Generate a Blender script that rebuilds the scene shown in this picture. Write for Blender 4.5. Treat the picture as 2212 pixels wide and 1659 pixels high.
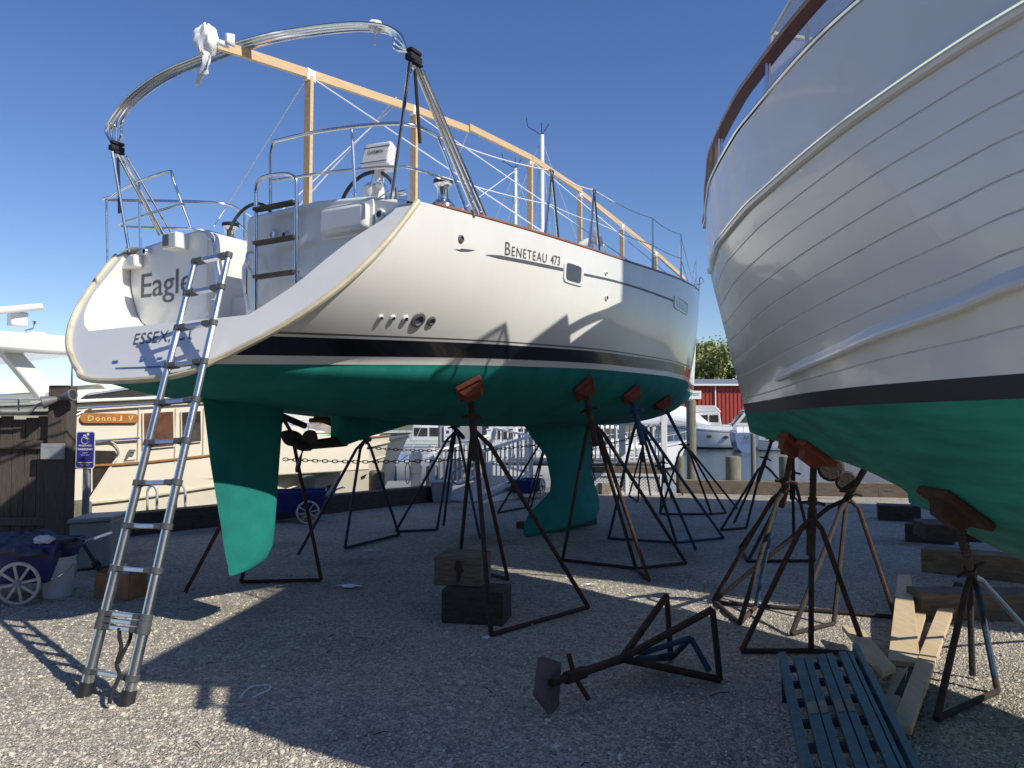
import bpy, math, random
import numpy as np
from mathutils import Vector, Matrix
from mathutils.bvhtree import BVHTree
random.seed(7); rng = np.random.default_rng(7)
R = math.radians
SC = bpy.context.scene
COL = SC.collection
for o in list(bpy.data.objects): bpy.data.objects.remove(o)

# ------------------------------------------------------------------ camera
CAM_H = 1.6; FP = 1662.0; PITCH = math.atan(85.5/FP)      # picture measured on a 2212 x 1659 grid
cd = bpy.data.cameras.new('camera'); cam = bpy.data.objects.new('camera', cd); COL.objects.link(cam)
cd.sensor_width = 36; cd.lens = 36*FP/2212; cd.clip_start = 0.05; cd.clip_end = 6000
cam.location = (0, 0, CAM_H); cam.rotation_euler = (R(90)+PITCH, 0, 0); SC.camera = cam

# ------------------------------------------------------------------ light
SUN_EL = 39.5; SUN_D = (.82, -.57)                        # horizontal direction towards the sun
az = math.atan2(SUN_D[0], SUN_D[1])                        # from +Y towards +X
w = bpy.data.worlds.new('World'); SC.world = w; w.use_nodes = True
nt = w.node_tree; bg = nt.nodes['Background']
sky = nt.nodes.new('ShaderNodeTexSky'); sky.sky_type = 'NISHITA'; sky.sun_disc = False
sky.sun_elevation = R(SUN_EL); sky.sun_rotation = az; sky.altitude = 0
sky.air_density = 1.0; sky.dust_density = 0.2; sky.ozone_density = 2.4
hs_n = nt.nodes.new('ShaderNodeHueSaturation'); hs_n.inputs['Saturation'].default_value = 1.20; hs_n.inputs['Hue'].default_value = .514
nt.links.new(sky.outputs[0], hs_n.inputs['Color']); nt.links.new(hs_n.outputs[0], bg.inputs[0]); bg.inputs[1].default_value = 0.132
sl = bpy.data.lights.new('sun', 'SUN'); sl.energy = 5.0; sl.angle = R(0.5); sl.color = (1.0, .94, .84)
so = bpy.data.objects.new('sun', sl); COL.objects.link(so)
sv = Vector((SUN_D[0], SUN_D[1], 0)).normalized()*math.cos(R(SUN_EL)); sv.z = math.sin(R(SUN_EL))
so.rotation_euler = sv.to_track_quat('Z', 'Y').to_euler()
SC.view_settings.view_transform = 'Standard'; SC.view_settings.look = 'None'
SC.view_settings.exposure = 0.0; SC.view_settings.gamma = 1.0
SC.render.engine = 'CYCLES'

# ------------------------------------------------------------------ measuring helpers
def ray(px, py):
    a = (px-1106)/FP; b = (829.5-py)/FP; c, s = math.cos(PITCH), math.sin(PITCH)
    return Vector((a, c-b*s, s+b*c))
CO = Vector((0, 0, CAM_H))
def W(px, py, Y):
    r = ray(px, py); return CO + r*(Y/r.y)
def G(px, py, z=0.0):
    r = ray(px, py); return CO + r*((z-CAM_H)/r.z)
class Frame:
    """local x to starboard, y forward, z up"""
    def __init__(s, ox, oy, deg, oz=0, k=1):               # deg clockwise heading from +Y, k = size
        s.loc = Vector((ox, oy, oz)); s.rz = -R(deg)
        s.M = Matrix.Translation(s.loc) @ Matrix.Rotation(s.rz, 4, 'Z') @ Matrix.Scale(k, 4); s.I = s.M.inverted()
        s.c = s.I @ CO
    def d(s, px, py): return s.I.to_3x3() @ ray(px, py)
    def at_y(s, px, py, y):
        r = s.d(px, py); return s.c + r*((y-s.c.y)/r.y)
    def at_x(s, px, py, x):
        r = s.d(px, py); return s.c + r*((x-s.c.x)/r.x)
    def at_z(s, px, py, z):
        r = s.d(px, py); return s.c + r*((z-s.c.z)/r.z)
    def plane(s, px, py, a, k):                            # y = a + k z
        r = s.d(px, py); t = (a + k*s.c.z - s.c.y)/(r.y - k*r.z); return s.c + r*t
def ip(tab):
    X = np.array([t[0] for t in tab], float); Y = np.array([t[1] for t in tab], float)
    h = np.diff(X); dl = np.diff(Y)/h; m = np.zeros_like(Y); m[0] = dl[0]; m[-1] = dl[-1]
    for i in range(1, len(X)-1):
        m[i] = 0 if dl[i-1]*dl[i] <= 0 else 2*dl[i-1]*dl[i]/(dl[i-1]+dl[i])
    def f(x):
        x = min(max(x, X[0]), X[-1]); i = min(int(np.searchsorted(X, x, 'right'))-1, len(X)-2)
        t = (x-X[i])/h[i]
        return float((2*t**3-3*t*t+1)*Y[i]+(t**3-2*t*t+t)*h[i]*m[i]+(-2*t**3+3*t*t)*Y[i+1]+(t**3-t*t)*h[i]*m[i+1])
    return f
def spline(P, n=6):
    P = [Vector(p) for p in P]; Q = [P[0]*2-P[1]]+P+[P[-1]*2-P[-2]]; out = []
    for i in range(1, len(Q)-2):
        a, b, c, d = Q[i-1:i+3]
        for k in range(n):
            t = k/n; out.append(.5*((2*b)+(c-a)*t+(2*a-5*b+4*c-d)*t*t+(3*b-a-3*c+d)*t**3))
    out.append(P[-1]); return out

# ------------------------------------------------------------------ mesh builder
class MB:
    def __init__(s): s.v = []; s.f = []; s.m = []
    def add(s, V, F, m=0):
        b = len(s.v); s.v += [tuple(p) for p in V]; s.f += [tuple(i+b for i in f) for f in F]
        s.m += ([m]*len(F) if isinstance(m, int) else list(m)); return s
    def box(s, c, sz, rot=None, m=0):
        c = Vector(c); x, y, z = (k/2 for k in sz)
        V = [Vector(p) for p in ((-x,-y,-z),(x,-y,-z),(x,y,-z),(-x,y,-z),(-x,-y,z),(x,-y,z),(x,y,z),(-x,y,z))]
        if rot is not None: V = [rot @ p for p in V]
        return s.add([p+c for p in V], [(0,3,2,1),(4,5,6,7),(0,1,5,4),(1,2,6,5),(2,3,7,6),(3,0,4,7)], m)
    def hexa(s, V, m=0):
        return s.add(V, [(0,3,2,1),(4,5,6,7),(0,1,5,4),(1,2,6,5),(2,3,7,6),(3,0,4,7)], m)
    def bar(s, p, q, w, h, up=(0,0,1), m=0):
        p = Vector(p); q = Vector(q); d = (q-p).normalized(); u = Vector(up)
        if abs(d.dot(u)) > .98: u = Vector((1,0,0))
        a = d.cross(u).normalized()*w/2; b = a.cross(d).normalized()*h/2
        return s.hexa([p-a-b, p+a-b, q+a-b, q-a-b, p-a+b, p+a+b, q+a+b, q-a+b], m)
    def tube(s, P, r, n=8, m=0, cap=True, closed=False):
        P = [Vector(p) for p in P]; N = len(P)
        rr = r if isinstance(r, (list, tuple)) else [r]*N
        T = []
        for i in range(N):
            a = P[(i-1) % N] if (closed or i) else P[0]; b = P[(i+1) % N] if (closed or i < N-1) else P[-1]
            t = (b-a); T.append(t.normalized() if t.length > 1e-9 else Vector((0,0,1)))
        u = T[0].orthogonal().normalized(); V = []
        for i in range(N):
            u = (u - T[i]*u.dot(T[i])); u = u.normalized() if u.length > 1e-6 else T[i].orthogonal().normalized()
            v = T[i].cross(u)
            for k in range(n):
                a = 2*math.pi*k/n; V.append(P[i]+(u*math.cos(a)+v*math.sin(a))*rr[i])
        F = []
        for i in range(N if closed else N-1):
            j = (i+1) % N
            for k in range(n):
                k2 = (k+1) % n; F.append((i*n+k, i*n+k2, j*n+k2, j*n+k))
        if cap and not closed: F += [tuple(range(n))[::-1], tuple((N-1)*n+k for k in range(n))]
        return s.add(V, F, m)
    def cyl(s, p, q, r, r2=None, n=12, m=0): return s.tube([p, q], [r, r if r2 is None else r2], n, m)
    def lathe(s, prof, c=(0,0,0), n=20, axis=(0,0,1), m=0, mm=None):
        c = Vector(c); Q = Vector((0,0,1)).rotation_difference(Vector(axis)).to_matrix(); V = []
        for r, z in prof:
            for k in range(n):
                a = 2*math.pi*k/n; V.append(c+Q @ Vector((r*math.cos(a), r*math.sin(a), z)))
        F = []; M = []
        for i in range(len(prof)-1):
            for k in range(n):
                k2 = (k+1) % n; F.append((i*n+k, i*n+k2, (i+1)*n+k2, (i+1)*n+k)); M.append(mm[i] if mm else m)
        if prof[0][0] > 1e-4: F.append(tuple(range(n))[::-1]); M.append(m)
        if prof[-1][0] > 1e-4: F.append(tuple((len(prof)-1)*n+k for k in range(n))); M.append(m)
        return s.add(V, F, M)
    def prism(s, P, off, m=0):
        P = [Vector(p) for p in P]; off = Vector(off); n = len(P)
        F = [tuple(range(n))[::-1], tuple(range(n, 2*n))]+[(i, (i+1) % n, n+(i+1) % n, n+i) for i in range(n)]
        return s.add(P+[p+off for p in P], F, m)
    def grid(s, rows, m=0, close=False, mrow=None, flip=False):
        n = len(rows[0]); V = [p for r in rows for p in r]; F = []; M = []
        for i in range(len(rows)-1):
            for k in range(n if close else n-1):
                k2 = (k+1) % n; q = (i*n+k, i*n+k2, (i+1)*n+k2, (i+1)*n+k)
                F.append(q[::-1] if flip else q); M.append(mrow[i] if mrow else m)
        return s.add(V, F, M)
    def ell(s, c, rad, n=12, k=8, rot=None, m=0):
        c = Vector(c); rows = []
        for i in range(k+1):
            th = math.pi*i/k
            row = []
            for j in range(n):
                a = 2*math.pi*j/n; p = Vector((rad[0]*math.sin(th)*math.cos(a), rad[1]*math.sin(th)*math.sin(a), -rad[2]*math.cos(th)))
                row.append((rot @ p if rot is not None else p)+c)
            rows.append(row)
        return s.grid(rows, m, close=True)
def rootmat(o):
    while o.parent: o = o.parent
    return Matrix.Translation(o.location) @ Matrix.Rotation(o.rotation_euler.z, 4, 'Z')
def build(name, mb, mats, parent=None, local=False, smooth=False, bevel=0, label=None, solid=0, kind=None, recalc=True):
    me = bpy.data.meshes.new(name); V = mb.v
    if parent is not None and not local:
        I = rootmat(parent).inverted(); V = [tuple(I @ Vector(p)) for p in V]
    me.from_pydata(V, [], mb.f); mats = mats if isinstance(mats, (list, tuple)) else [mats]
    for x in mats: me.materials.append(M[x])
    me.polygons.foreach_set('material_index', mb.m)
    if recalc:
        import bmesh
        b = bmesh.new(); b.from_mesh(me); bmesh.ops.recalc_face_normals(b, faces=b.faces); b.to_mesh(me); b.free()
    if smooth:
        me.polygons.foreach_set('use_smooth', [True]*len(me.polygons))
        try: me.set_sharp_from_angle(angle=R(38))
        except Exception: pass
    me.update(); o = bpy.data.objects.new(name, me); COL.objects.link(o)
    if parent is not None: o.parent = parent
    if solid:
        md = o.modifiers.new('solid', 'SOLIDIFY'); md.thickness = solid; md.offset = 0
    if bevel:
        md = o.modifiers.new('bevel', 'BEVEL'); md.width = bevel; md.segments = 2; md.limit_method = 'ANGLE'
    if label: o['label'] = label
    if kind: o['kind'] = kind
    return o
def thing(name, label, cat, loc=(0,0,0), rz=0, group=None):
    o = bpy.data.objects.new(name, None); COL.objects.link(o); o.empty_display_size = .2
    o.location = loc; o.rotation_euler = (0,0,rz); o['label'] = label; o['category'] = cat
    if group: o['group'] = group
    return o
def solo(name, label, cat, mb, mats, group=None, **k):
    c = Vector((sum(p[0] for p in mb.v)/len(mb.v), sum(p[1] for p in mb.v)/len(mb.v), min(p[2] for p in mb.v)))
    mb.v = [(p[0]-c.x, p[1]-c.y, p[2]-c.z) for p in mb.v]
    o = build(name, mb, mats, **k); o.location = c; o['label'] = label; o['category'] = cat
    if group: o['group'] = group
    return o
def text_mesh(s, shear=0, space=1.0, bold=0):
    c = bpy.data.curves.new('lettering', 'FONT'); c.body = s; c.shear = shear; c.space_character = space; c.offset = bold
    c.resolution_u = 3; o = bpy.data.objects.new('lettering', c); COL.objects.link(o)
    dg = bpy.context.evaluated_depsgraph_get(); me = bpy.data.meshes.new_from_object(o.evaluated_get(dg))
    V = [tuple(v.co) for v in me.vertices]; F = [tuple(p.vertices) for p in me.polygons]
    bpy.data.objects.remove(o); bpy.data.curves.remove(c); bpy.data.meshes.remove(me)
    x0 = min(v[0] for v in V); x1 = max(v[0] for v in V); y0 = min(v[1] for v in V); y1 = max(v[1] for v in V)
    return [((v[0]-x0)/(x1-x0), (v[1]-y0)/(y1-y0)) for v in V], F
def text_plane(mb, s, o, ux, uy, off, m=0, **k):
    """o lower-left corner, ux / uy full width and height vectors, off = lift"""
    V, F = text_mesh(s, **k); o = Vector(o); ux = Vector(ux); uy = Vector(uy); off = Vector(off)
    mb.add([o+ux*a+uy*b+off for a, b in V], F, m); return mb

# ------------------------------------------------------------------ materials
M = {}
def nodes(name):
    m = bpy.data.materials.new(name); m.use_nodes = True; nt = m.node_tree; b = nt.nodes['Principled BSDF']; M[name] = m
    return m, nt, b
def N(nt, t, **k):
    n = nt.nodes.new(t)
    for a, v in k.items():
        if a.startswith('i_'): n.inputs[a[2:].replace('_', ' ')].default_value = v
        else: setattr(n, a, v)
    return n
def ramp(nt, fac, stops):
    r = nt.nodes.new('ShaderNodeValToRGB'); e = r.color_ramp.elements
    while len(e) < len(stops): e.new(.5)
    for i, (p, c) in enumerate(stops): e[i].position = p; e[i].color = (*c, 1) if len(c) == 3 else c
    nt.links.new(fac, r.inputs[0]); return r.outputs[0]
def mat(name, col, rough=.5, metal=0, var=.12, scale=6, bump=0, bscale=40, coat=0, spec=None, stretch=None, col2=None, patch=None, emit=0):
    m, nt, b = nodes(name); L = nt.links
    tc = N(nt, 'ShaderNodeTexCoord'); src = tc.outputs['Object']
    if stretch:
        mp = N(nt, 'ShaderNodeMapping'); mp.inputs['Scale'].default_value = stretch; L.new(src, mp.inputs[0]); src = mp.outputs[0]
    n = N(nt, 'ShaderNodeTexNoise', i_Scale=scale, i_Detail=6.0, i_Roughness=.6); L.new(src, n.inputs['Vector'])
    c2 = col2 if col2 else tuple(c*(1-2*var) for c in col); c1 = col if col2 else tuple(min(1, c*(1+var)) for c in col)
    lo, hi = patch if patch else (.3, .7)
    L.new(ramp(nt, n.outputs[0], [(lo, c2), (hi, c1)]), b.inputs['Base Color'])
    b.inputs['Roughness'].default_value = rough; b.inputs['Metallic'].default_value = metal
    b.inputs['Coat Weight'].default_value = coat; b.inputs['Coat Roughness'].default_value = .05
    if spec is not None: b.inputs['Specular IOR Level'].default_value = spec
    if bump:
        n2 = N(nt, 'ShaderNodeTexNoise', i_Scale=bscale, i_Detail=5.0); L.new(src, n2.inputs['Vector'])
        bp = N(nt, 'ShaderNodeBump', i_Strength=bump, i_Distance=.02); L.new(n2.outputs[0], bp.inputs['Height']); L.new(bp.outputs[0], b.inputs['Normal'])
    return m
mat('gelcoat', (.77,.77,.735), .24, scale=2.2, coat=.4, col2=(.73,.725,.68), patch=(.3,.7), stretch=(1,1.4,.5))
mat('gelcoat_deck', (.78,.78,.76), .45, var=.02, scale=2)
mat('gelcoat_cream', (.74,.68,.55), .3, var=.02, scale=1.5, coat=.4)
mat('hull_white', (.78,.78,.755), .24, var=.025, scale=1.2, coat=.35)
mat('groove', (.68,.68,.66), .5)
mat('boot_black', (.012,.013,.018), .2, var=.1, coat=.4)
mat('boot_navy', (.008,.010,.022), .45, var=.1)
mat('pin_grey', (.13,.13,.14), .4)
mat('antifoul', (.014,.22,.19), .85, scale=3.0, bump=.10, bscale=60, col2=(.012,.17,.145), patch=(.38,.60), spec=.25)
mat('antifoul_worn', (.02,.32,.26), .8, scale=3.0, bump=.2, bscale=18, col2=(.012,.19,.155), patch=(.35,.62), stretch=(1,.35,2.5))
mat('rubber_beige', (.62,.56,.40), .6, var=.12, scale=5, bump=.1)
mat('teak', (.30,.12,.06), .45, var=.2, scale=8, stretch=(6,1,6), coat=.3)
mat('brown_trim', (.32,.15,.06), .5)
mat('steel', (.72,.73,.74), .16, metal=1, var=.03)
mat('aluminium', (.72,.74,.76), .3, metal=1, var=.05, scale=12, bump=.03, bscale=60)
mat('black_plastic', (.02,.02,.022), .5)
mat('grey_collar', (.08,.085,.09), .5)
mat('black_fabric', (.015,.016,.02), .9)
mat('grey_text', (.10,.11,.13), .5)
mat('blue_tape', (.05,.13,.45), .6)
mat('white_cloth', (.82,.83,.84), .8, var=.05, bump=.3, bscale=12)
mat('pine', (.66,.49,.29), .6, scale=5, col2=(.56,.38,.20), stretch=(9,.6,9), bump=.1, bscale=30)
mat('pine_board', (.66,.52,.33), .7, scale=4, col2=(.55,.40,.23), stretch=(9,1.2,9), bump=.15, bscale=30)
mat('timber_grey', (.24,.19,.14), .85, scale=5, col2=(.10,.08,.06), stretch=(1.2,1.2,7), bump=.5, bscale=30)
mat('timber_dark', (.09,.075,.06), .9, scale=6, col2=(.035,.03,.025), stretch=(1.5,1.5,7), bump=.5, bscale=30)
mat('timber_fence', (.13,.105,.085), .85, scale=5, col2=(.06,.05,.042), stretch=(14,14,1), bump=.4, bscale=20)
mat('piling', (.26,.25,.19), .9, scale=6, col2=(.12,.12,.085), stretch=(6,6,.8), bump=.6, bscale=24)
mat('rust', (.095,.045,.03), .9, scale=14, col2=(.028,.02,.018), bump=.5, bscale=60)
mat('rust_red', (.115,.045,.032), .9, scale=9, col2=(.04,.024,.02), bump=.5, bscale=60)
mat('rust_blue', (.025,.06,.11), .75, scale=7, col2=(.05,.03,.025), patch=(.4,.52), bump=.4, bscale=50)
mat('rust_dark', (.05,.038,.032), .85, scale=9, col2=(.02,.018,.018), bump=.5, bscale=60)
mat('steel_blue', (.02,.065,.13), .65, scale=11, col2=(.03,.025,.025), patch=(.36,.44), bump=.3)
mat('pad_orange', (.26,.062,.03), .8, scale=8, col2=(.15,.04,.02), bump=.2)
mat('pad_face', (.17,.135,.14), .9, scale=9, col2=(.11,.085,.09), bump=.4)
mat('tub_blue', (.015,.03,.20), .45, var=.15)
mat('wheel_cream', (.62,.60,.50), .5)
mat('bucket_white', (.60,.66,.74), .4, var=.04)
mat('cardboard', (.38,.20,.10), .85, var=.15, bump=.1)
mat('cyan_plastic', (.05,.30,.38), .4)
mat('rag_grey', (.11,.12,.16), .9, var=.3, scale=14, bump=.5, bscale=30)
mat('box_grey', (.33,.35,.35), .5, var=.1)
mat('sign_blue', (.035,.04,.28), .4, var=.03)
mat('sign_white', (.8,.8,.8), .5, var=.02)
mat('paint_grey', (.30,.32,.35), .6, var=.1)
mat('bench_teal', (.055,.14,.165), .5, scale=14, col2=(.035,.10,.125), patch=(.4,.55), bump=.15)
mat('bench_dark', (.010,.025,.06), .6)
mat('paint_splash', (.30,.27,.20), .8)
mat('white_paint', (.80,.80,.80), .4, var=.03)
mat('vinyl_white', (.75,.78,.85), .5, var=.03)
mat('red_metal', (.36,.045,.035), .6, var=.08, scale=2)
mat('roof_grey', (.20,.22,.26), .6)
mat('tan_canvas', (.20,.18,.155), .9, var=.1)
mat('dark_canvas', (.05,.05,.06), .9)
mat('shrink_wrap', (.80,.82,.86), .35, var=.04, bump=.3, bscale=6)
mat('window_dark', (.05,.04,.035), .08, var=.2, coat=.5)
mat('window_brown', (.16,.08,.05), .12, var=.2, coat=.5)
mat('name_board', (.42,.17,.05), .4, var=.12, coat=.5)
mat('gold', (.75,.55,.2), .4)
mat('hose_yellow', (.55,.42,.08), .5)
mat('lamp_grey', (.16,.16,.17), .5)
mat('concrete', (.25,.25,.24), .9, var=.15, bump=.3)
mat('land', (.10,.11,.045), .95, scale=.02, col2=(.16,.13,.06))
mat('hill', (.045,.055,.05), .95, scale=.02, col2=(.03,.045,.03))
mat('leaf', (.36,.37,.13), .8, scale=.6, col2=(.20,.25,.08))
mat('bark', (.10,.085,.07), .9)
mat('navy_hull', (.20,.27,.42), .25, var=.03, coat=.5)
mat('steel_far', (.55,.56,.58), .35, metal=.3)
# clear vinyl / glass
for nm, c, a in (('clear_vinyl', (.62,.58,.54), .35), ('tinted_screen', (.05,.05,.05), .75)):
    m, nt, b = nodes(nm); b.inputs['Base Color'].default_value = (*c, 1); b.inputs['Roughness'].default_value = .08
    t = N(nt, 'ShaderNodeBsdfTransparent'); mx = N(nt, 'ShaderNodeMixShader'); mx.inputs[0].default_value = a
    nt.links.new(t.outputs[0], mx.inputs[1]); nt.links.new(b.outputs[0], mx.inputs[2])
    nt.links.new(mx.outputs[0], nt.nodes['Material Output'].inputs[0])
# gravel sheet
m, nt, b = nodes('gravel'); L = nt.links; tc = N(nt, 'ShaderNodeTexCoord')
v1 = N(nt, 'ShaderNodeTexVoronoi', i_Scale=85.0); v2 = N(nt, 'ShaderNodeTexVoronoi', i_Scale=25.0)
n1 = N(nt, 'ShaderNodeTexNoise', i_Scale=.8, i_Detail=6.0); n3 = N(nt, 'ShaderNodeTexNoise', i_Scale=9.0, i_Detail=6.0)
for n in (v1, v2, n1, n3): L.new(tc.outputs['Object'], n.inputs['Vector'])
sep = N(nt, 'ShaderNodeSeparateColor'); L.new(v1.outputs['Color'], sep.inputs[0])
c1 = ramp(nt, sep.outputs[0], [(0, (.30,.275,.235)), (.45, (.50,.46,.395)), (.8, (.64,.585,.48)), (1, (.78,.69,.55))])
sep2 = N(nt, 'ShaderNodeSeparateColor'); L.new(v2.outputs['Color'], sep2.inputs[0])
c2 = ramp(nt, sep2.outputs[1], [(0, (.7,.7,.7)), (1, (1.15,1.12,1.08))])
c3 = ramp(nt, n1.outputs[0], [(.32, (.66,.65,.62)), (.45, (.95,.95,.94)), (.7, (1.1,1.08,1.04))])
mm = N(nt, 'ShaderNodeMix', data_type='RGBA', blend_type='MULTIPLY'); mm.inputs[0].default_value = 1
L.new(c1, mm.inputs[6]); L.new(c2, mm.inputs[7])
mk = N(nt, 'ShaderNodeMix', data_type='RGBA', blend_type='MULTIPLY'); mk.inputs[0].default_value = 1
L.new(mm.outputs[2], mk.inputs[6]); L.new(c3, mk.inputs[7]); L.new(mk.outputs[2], b.inputs['Base Color'])
b.inputs['Roughness'].default_value = .9
bp = N(nt, 'ShaderNodeBump', i_Strength=1.0, i_Distance=.02, invert=True); L.new(v1.outputs['Distance'], bp.inputs['Height'])
bp2 = N(nt, 'ShaderNodeBump', i_Strength=.6, i_Distance=.04); L.new(n3.outputs[0], bp2.inputs['Height']); L.new(bp.outputs[0], bp2.inputs['Normal'])
L.new(bp2.outputs[0], b.inputs['Normal'])
# loose stones
m, nt, b = nodes('stone'); g = N(nt, 'ShaderNodeNewGeometry')
nt.links.new(ramp(nt, g.outputs['Random Per Island'], [(0, (.22,.205,.18)), (.4, (.44,.405,.35)), (.75, (.58,.53,.44)), (.93, (.70,.61,.47)), (1, (.80,.73,.60))]), b.inputs['Base Color'])
b.inputs['Roughness'].default_value = .85
# water
m, nt, b = nodes('water'); tc = N(nt, 'ShaderNodeTexCoord'); mp = N(nt, 'ShaderNodeMapping'); mp.inputs['Scale'].default_value = (.5, 1.3, 1)
n1 = N(nt, 'ShaderNodeTexNoise', i_Scale=2.2, i_Detail=5.0); nt.links.new(tc.outputs['Object'], mp.inputs[0]); nt.links.new(mp.outputs[0], n1.inputs['Vector'])
bp = N(nt, 'ShaderNodeBump', i_Strength=.5, i_Distance=.12); nt.links.new(n1.outputs[0], bp.inputs['Height']); nt.links.new(bp.outputs[0], b.inputs['Normal'])
b.inputs['Base Color'].default_value = (.03,.045,.05,1); b.inputs['Roughness'].default_value = .08

# ================================================================== the ground, the water, the far shore
def struct(name, mb, m, **k):
    return build(name, mb, m, kind='structure', **k)
WALL_L = [(-30,-19), (-11,3.9), (-5.5,10.95), (-1.6,15.9), (-.4,17.4)]
WALL_R = [(-.4,17.9), (4.1,17.9), (8,16.95), (14,15.5), (40,9)]
yard = [Vector((x,y,0)) for x, y in WALL_L+WALL_R]+[Vector((60,-40,0)), Vector((-60,-40,0))]
g = MB(); g.add(yard, [tuple(range(len(yard)))]); struct('gravel_yard', g, 'gravel')
g = MB(); g.add([(-3000,-200,-1.05),(3000,-200,-1.05),(3000,4000,-1.05),(-3000,4000,-1.05)], [(0,1,2,3)]); struct('water', g, 'water')
g = MB(); rows = []
for y, z in ((112,-1.2),(118,.6),(135,1.2),(300,2)):
    rows.append([Vector((x, y+3*math.sin(x*.11), z)) for x in np.linspace(-5,260,40)])
g.grid(rows); struct('far_shore', g, 'land')
g = MB(); rows = []
xs = np.linspace(-1500,900,160); hh = [9+5*math.sin(x*.004+1)+3*math.sin(x*.013)+1.2*math.sin(x*.07)+rng.uniform(-.3,.3) for x in xs]
for k, (y, f) in enumerate(((1000,-.1),(1010,.12),(1060,.75),(1120,1.0),(1300,.9))):
    rows.append([Vector((x, y, -1+h*f*(1.15 if k > 1 else 1))) for x, h in zip(xs, hh)])
g.grid(rows); struct('hill', g, 'hill')
g = MB(); g.grid([[Vector((x, y, z)) for x in np.linspace(-400,0,10)] for y, z in ((330,-1.1),(340,.2),(500,.4))]); struct('marsh', g, 'land')

# loose gravel stones, too many to count
def stones():
    n = 42000
    Y = 3.1+rng.random(n)**1.5*5.2; X = (rng.random(n)*2-1)*(Y*.70+.2)
    r = rng.uniform(.0035,.0085, n)*(1+.9*(rng.random(n) > .96))
    base = np.array([(-1,-1,0),(1,-1,0),(1,1,0),(-1,1,0),(-.62,-.62,.8),(.62,-.62,.8),(.62,.62,.8),(-.62,.62,.8)], float)
    V = base[None]*r[:,None,None]*rng.uniform(.65,1.25,(n,8,1))*rng.uniform(.75,1.25,(n,1,3))
    a = rng.random(n)*6.28; ca, sa = np.cos(a)[:,None], np.sin(a)[:,None]
    x = V[:,:,0]*ca-V[:,:,1]*sa; y = V[:,:,0]*sa+V[:,:,1]*ca
    tl = rng.uniform(-.4,.4,(n,1)); z = V[:,:,2]+x*tl
    P = np.stack([x+X[:,None], y+Y[:,None], z-.001], -1).reshape(-1,3)
    q = np.array([(4,5,6,7),(0,1,5,4),(1,2,6,5),(2,3,7,6),(3,0,4,7)])
    F = (q[None]+(np.arange(n)*8)[:,None,None]).reshape(-1,4)
    me = bpy.data.meshes.new('gravel_stones'); me.vertices.add(n*8); me.vertices.foreach_set('co', P.ravel())
    me.loops.add(F.size); me.loops.foreach_set('vertex_index', F.ravel().astype(np.int32))
    me.polygons.add(len(F)); me.polygons.foreach_set('loop_start', np.arange(len(F), dtype=np.int32)*4)
    me.update(calc_edges=True); me.materials.append(M['stone'])
    o = bpy.data.objects.new('gravel_stones', me); COL.objects.link(o); o['kind'] = 'stuff'
    o['label'] = 'loose grey and tan gravel stones strewn over the yard'; o['category'] = 'gravel'
stones()

# ================================================================== SAILING YACHT
SB = Frame((1208-1106)/FP*11, 11.0, 30)
boat = thing('sailing_yacht', 'white sailing yacht with a sugar scoop stern and green bottom, propped on stands', 'sailboat', SB.loc, SB.rz)
RA, RK = -8.097, .789                                       # transom plane: y = RA + RK z
zw = ip([(-7,1.97),(-6.2,2.0),(-4.3,2.09),(-2.5,2.15),(0,2.19),(3,2.22),(7,2.27)])
zs = ip([(-7,3.08),(-5.5,3.15),(-4,3.22),(-2.6,3.27),(-1.5,3.33),(-.3,3.4),(.8,3.5),(2,3.63),(3.5,3.76),(5,3.9),(6.9,4.08)])
hb = ip([(-7,1.45),(-6.6,1.53),(-5.6,1.72),(-4,1.88),(-2.5,1.98),(-1,2.0),(0,1.92),(1,1.73),(2,1.46),(3,1.15),(4,.82),(5,.49),(6,.2),(6.9,0)])
hw = ip([(-7,.3),(-6.5,.72),(-6,.99),(-5,1.36),(-4,1.61),(-2.5,1.82),(-1,1.86),(0,1.77),(1,1.57),(2,1.27),(3,.95),(4,.63),(5,.33),(6,.1),(6.5,0)])
zc = ip([(-7,1.92),(-6.59,1.90),(-6,1.79),(-5.2,1.72),(-4,1.63),(-3,1.58),(-1,1.56),(1.2,1.58),(3,1.68),(4.5,1.83),(5.8,2.05),(6.5,2.26),(7,2.27)])
nx = ip([(-6.5,2.8),(-4,2.6),(0,2.1),(7,1.4)])
NU = 14
lv = [('u', math.pi/2*i/NU) for i in range(NU+1)]
lv += [('z', .055), ('z', .17), ('z', .186), ('z', .199)]+[('t', t) for t in np.linspace(.22,1,22)]
def sec(l, s):
    k, q = l
    if k == 'u':
        return hw(s)*math.sin(q)**.82, zw(s)-(zw(s)-zc(s))*math.cos(q)
    H_ = zs(s)-zw(s); t = q/H_ if k == 'z' else q
    z = zw(s)+H_*t; se = 6.5+.4*t; sp_ = s+(6.9-se)*max(0, (s-2)/(se-2))**2
    a, b_ = hw(s), hb(sp_)
    return (a+(b_-a)*(1-(1-t)**nx(s)))*(1 if s < se-1e-6 else 0), z
rowsS = []
for l in lv:
    s0 = -6.3
    for _ in range(40): s0 = .5*s0+.5*(RA+RK*sec(l, s0)[1])
    t = 0 if l[0] == 'u' else (l[1] if l[0] == 't' else l[1]/1.5)
    se = 6.5+.4*t; row = []
    for q in np.linspace(0,1,90):
        s = s0+(se-s0)*q; x, z = sec(l, s); row.append(Vector((x if q < .9999 else 0, s, z)))
    rowsS.append(row)
def hull_mats(i):
    if i < NU: return 1
    return {NU:0, NU+1:2, NU+2:0, NU+3:3}.get(i, 0)
mr = [hull_mats(i) for i in range(len(lv)-1)]
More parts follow.
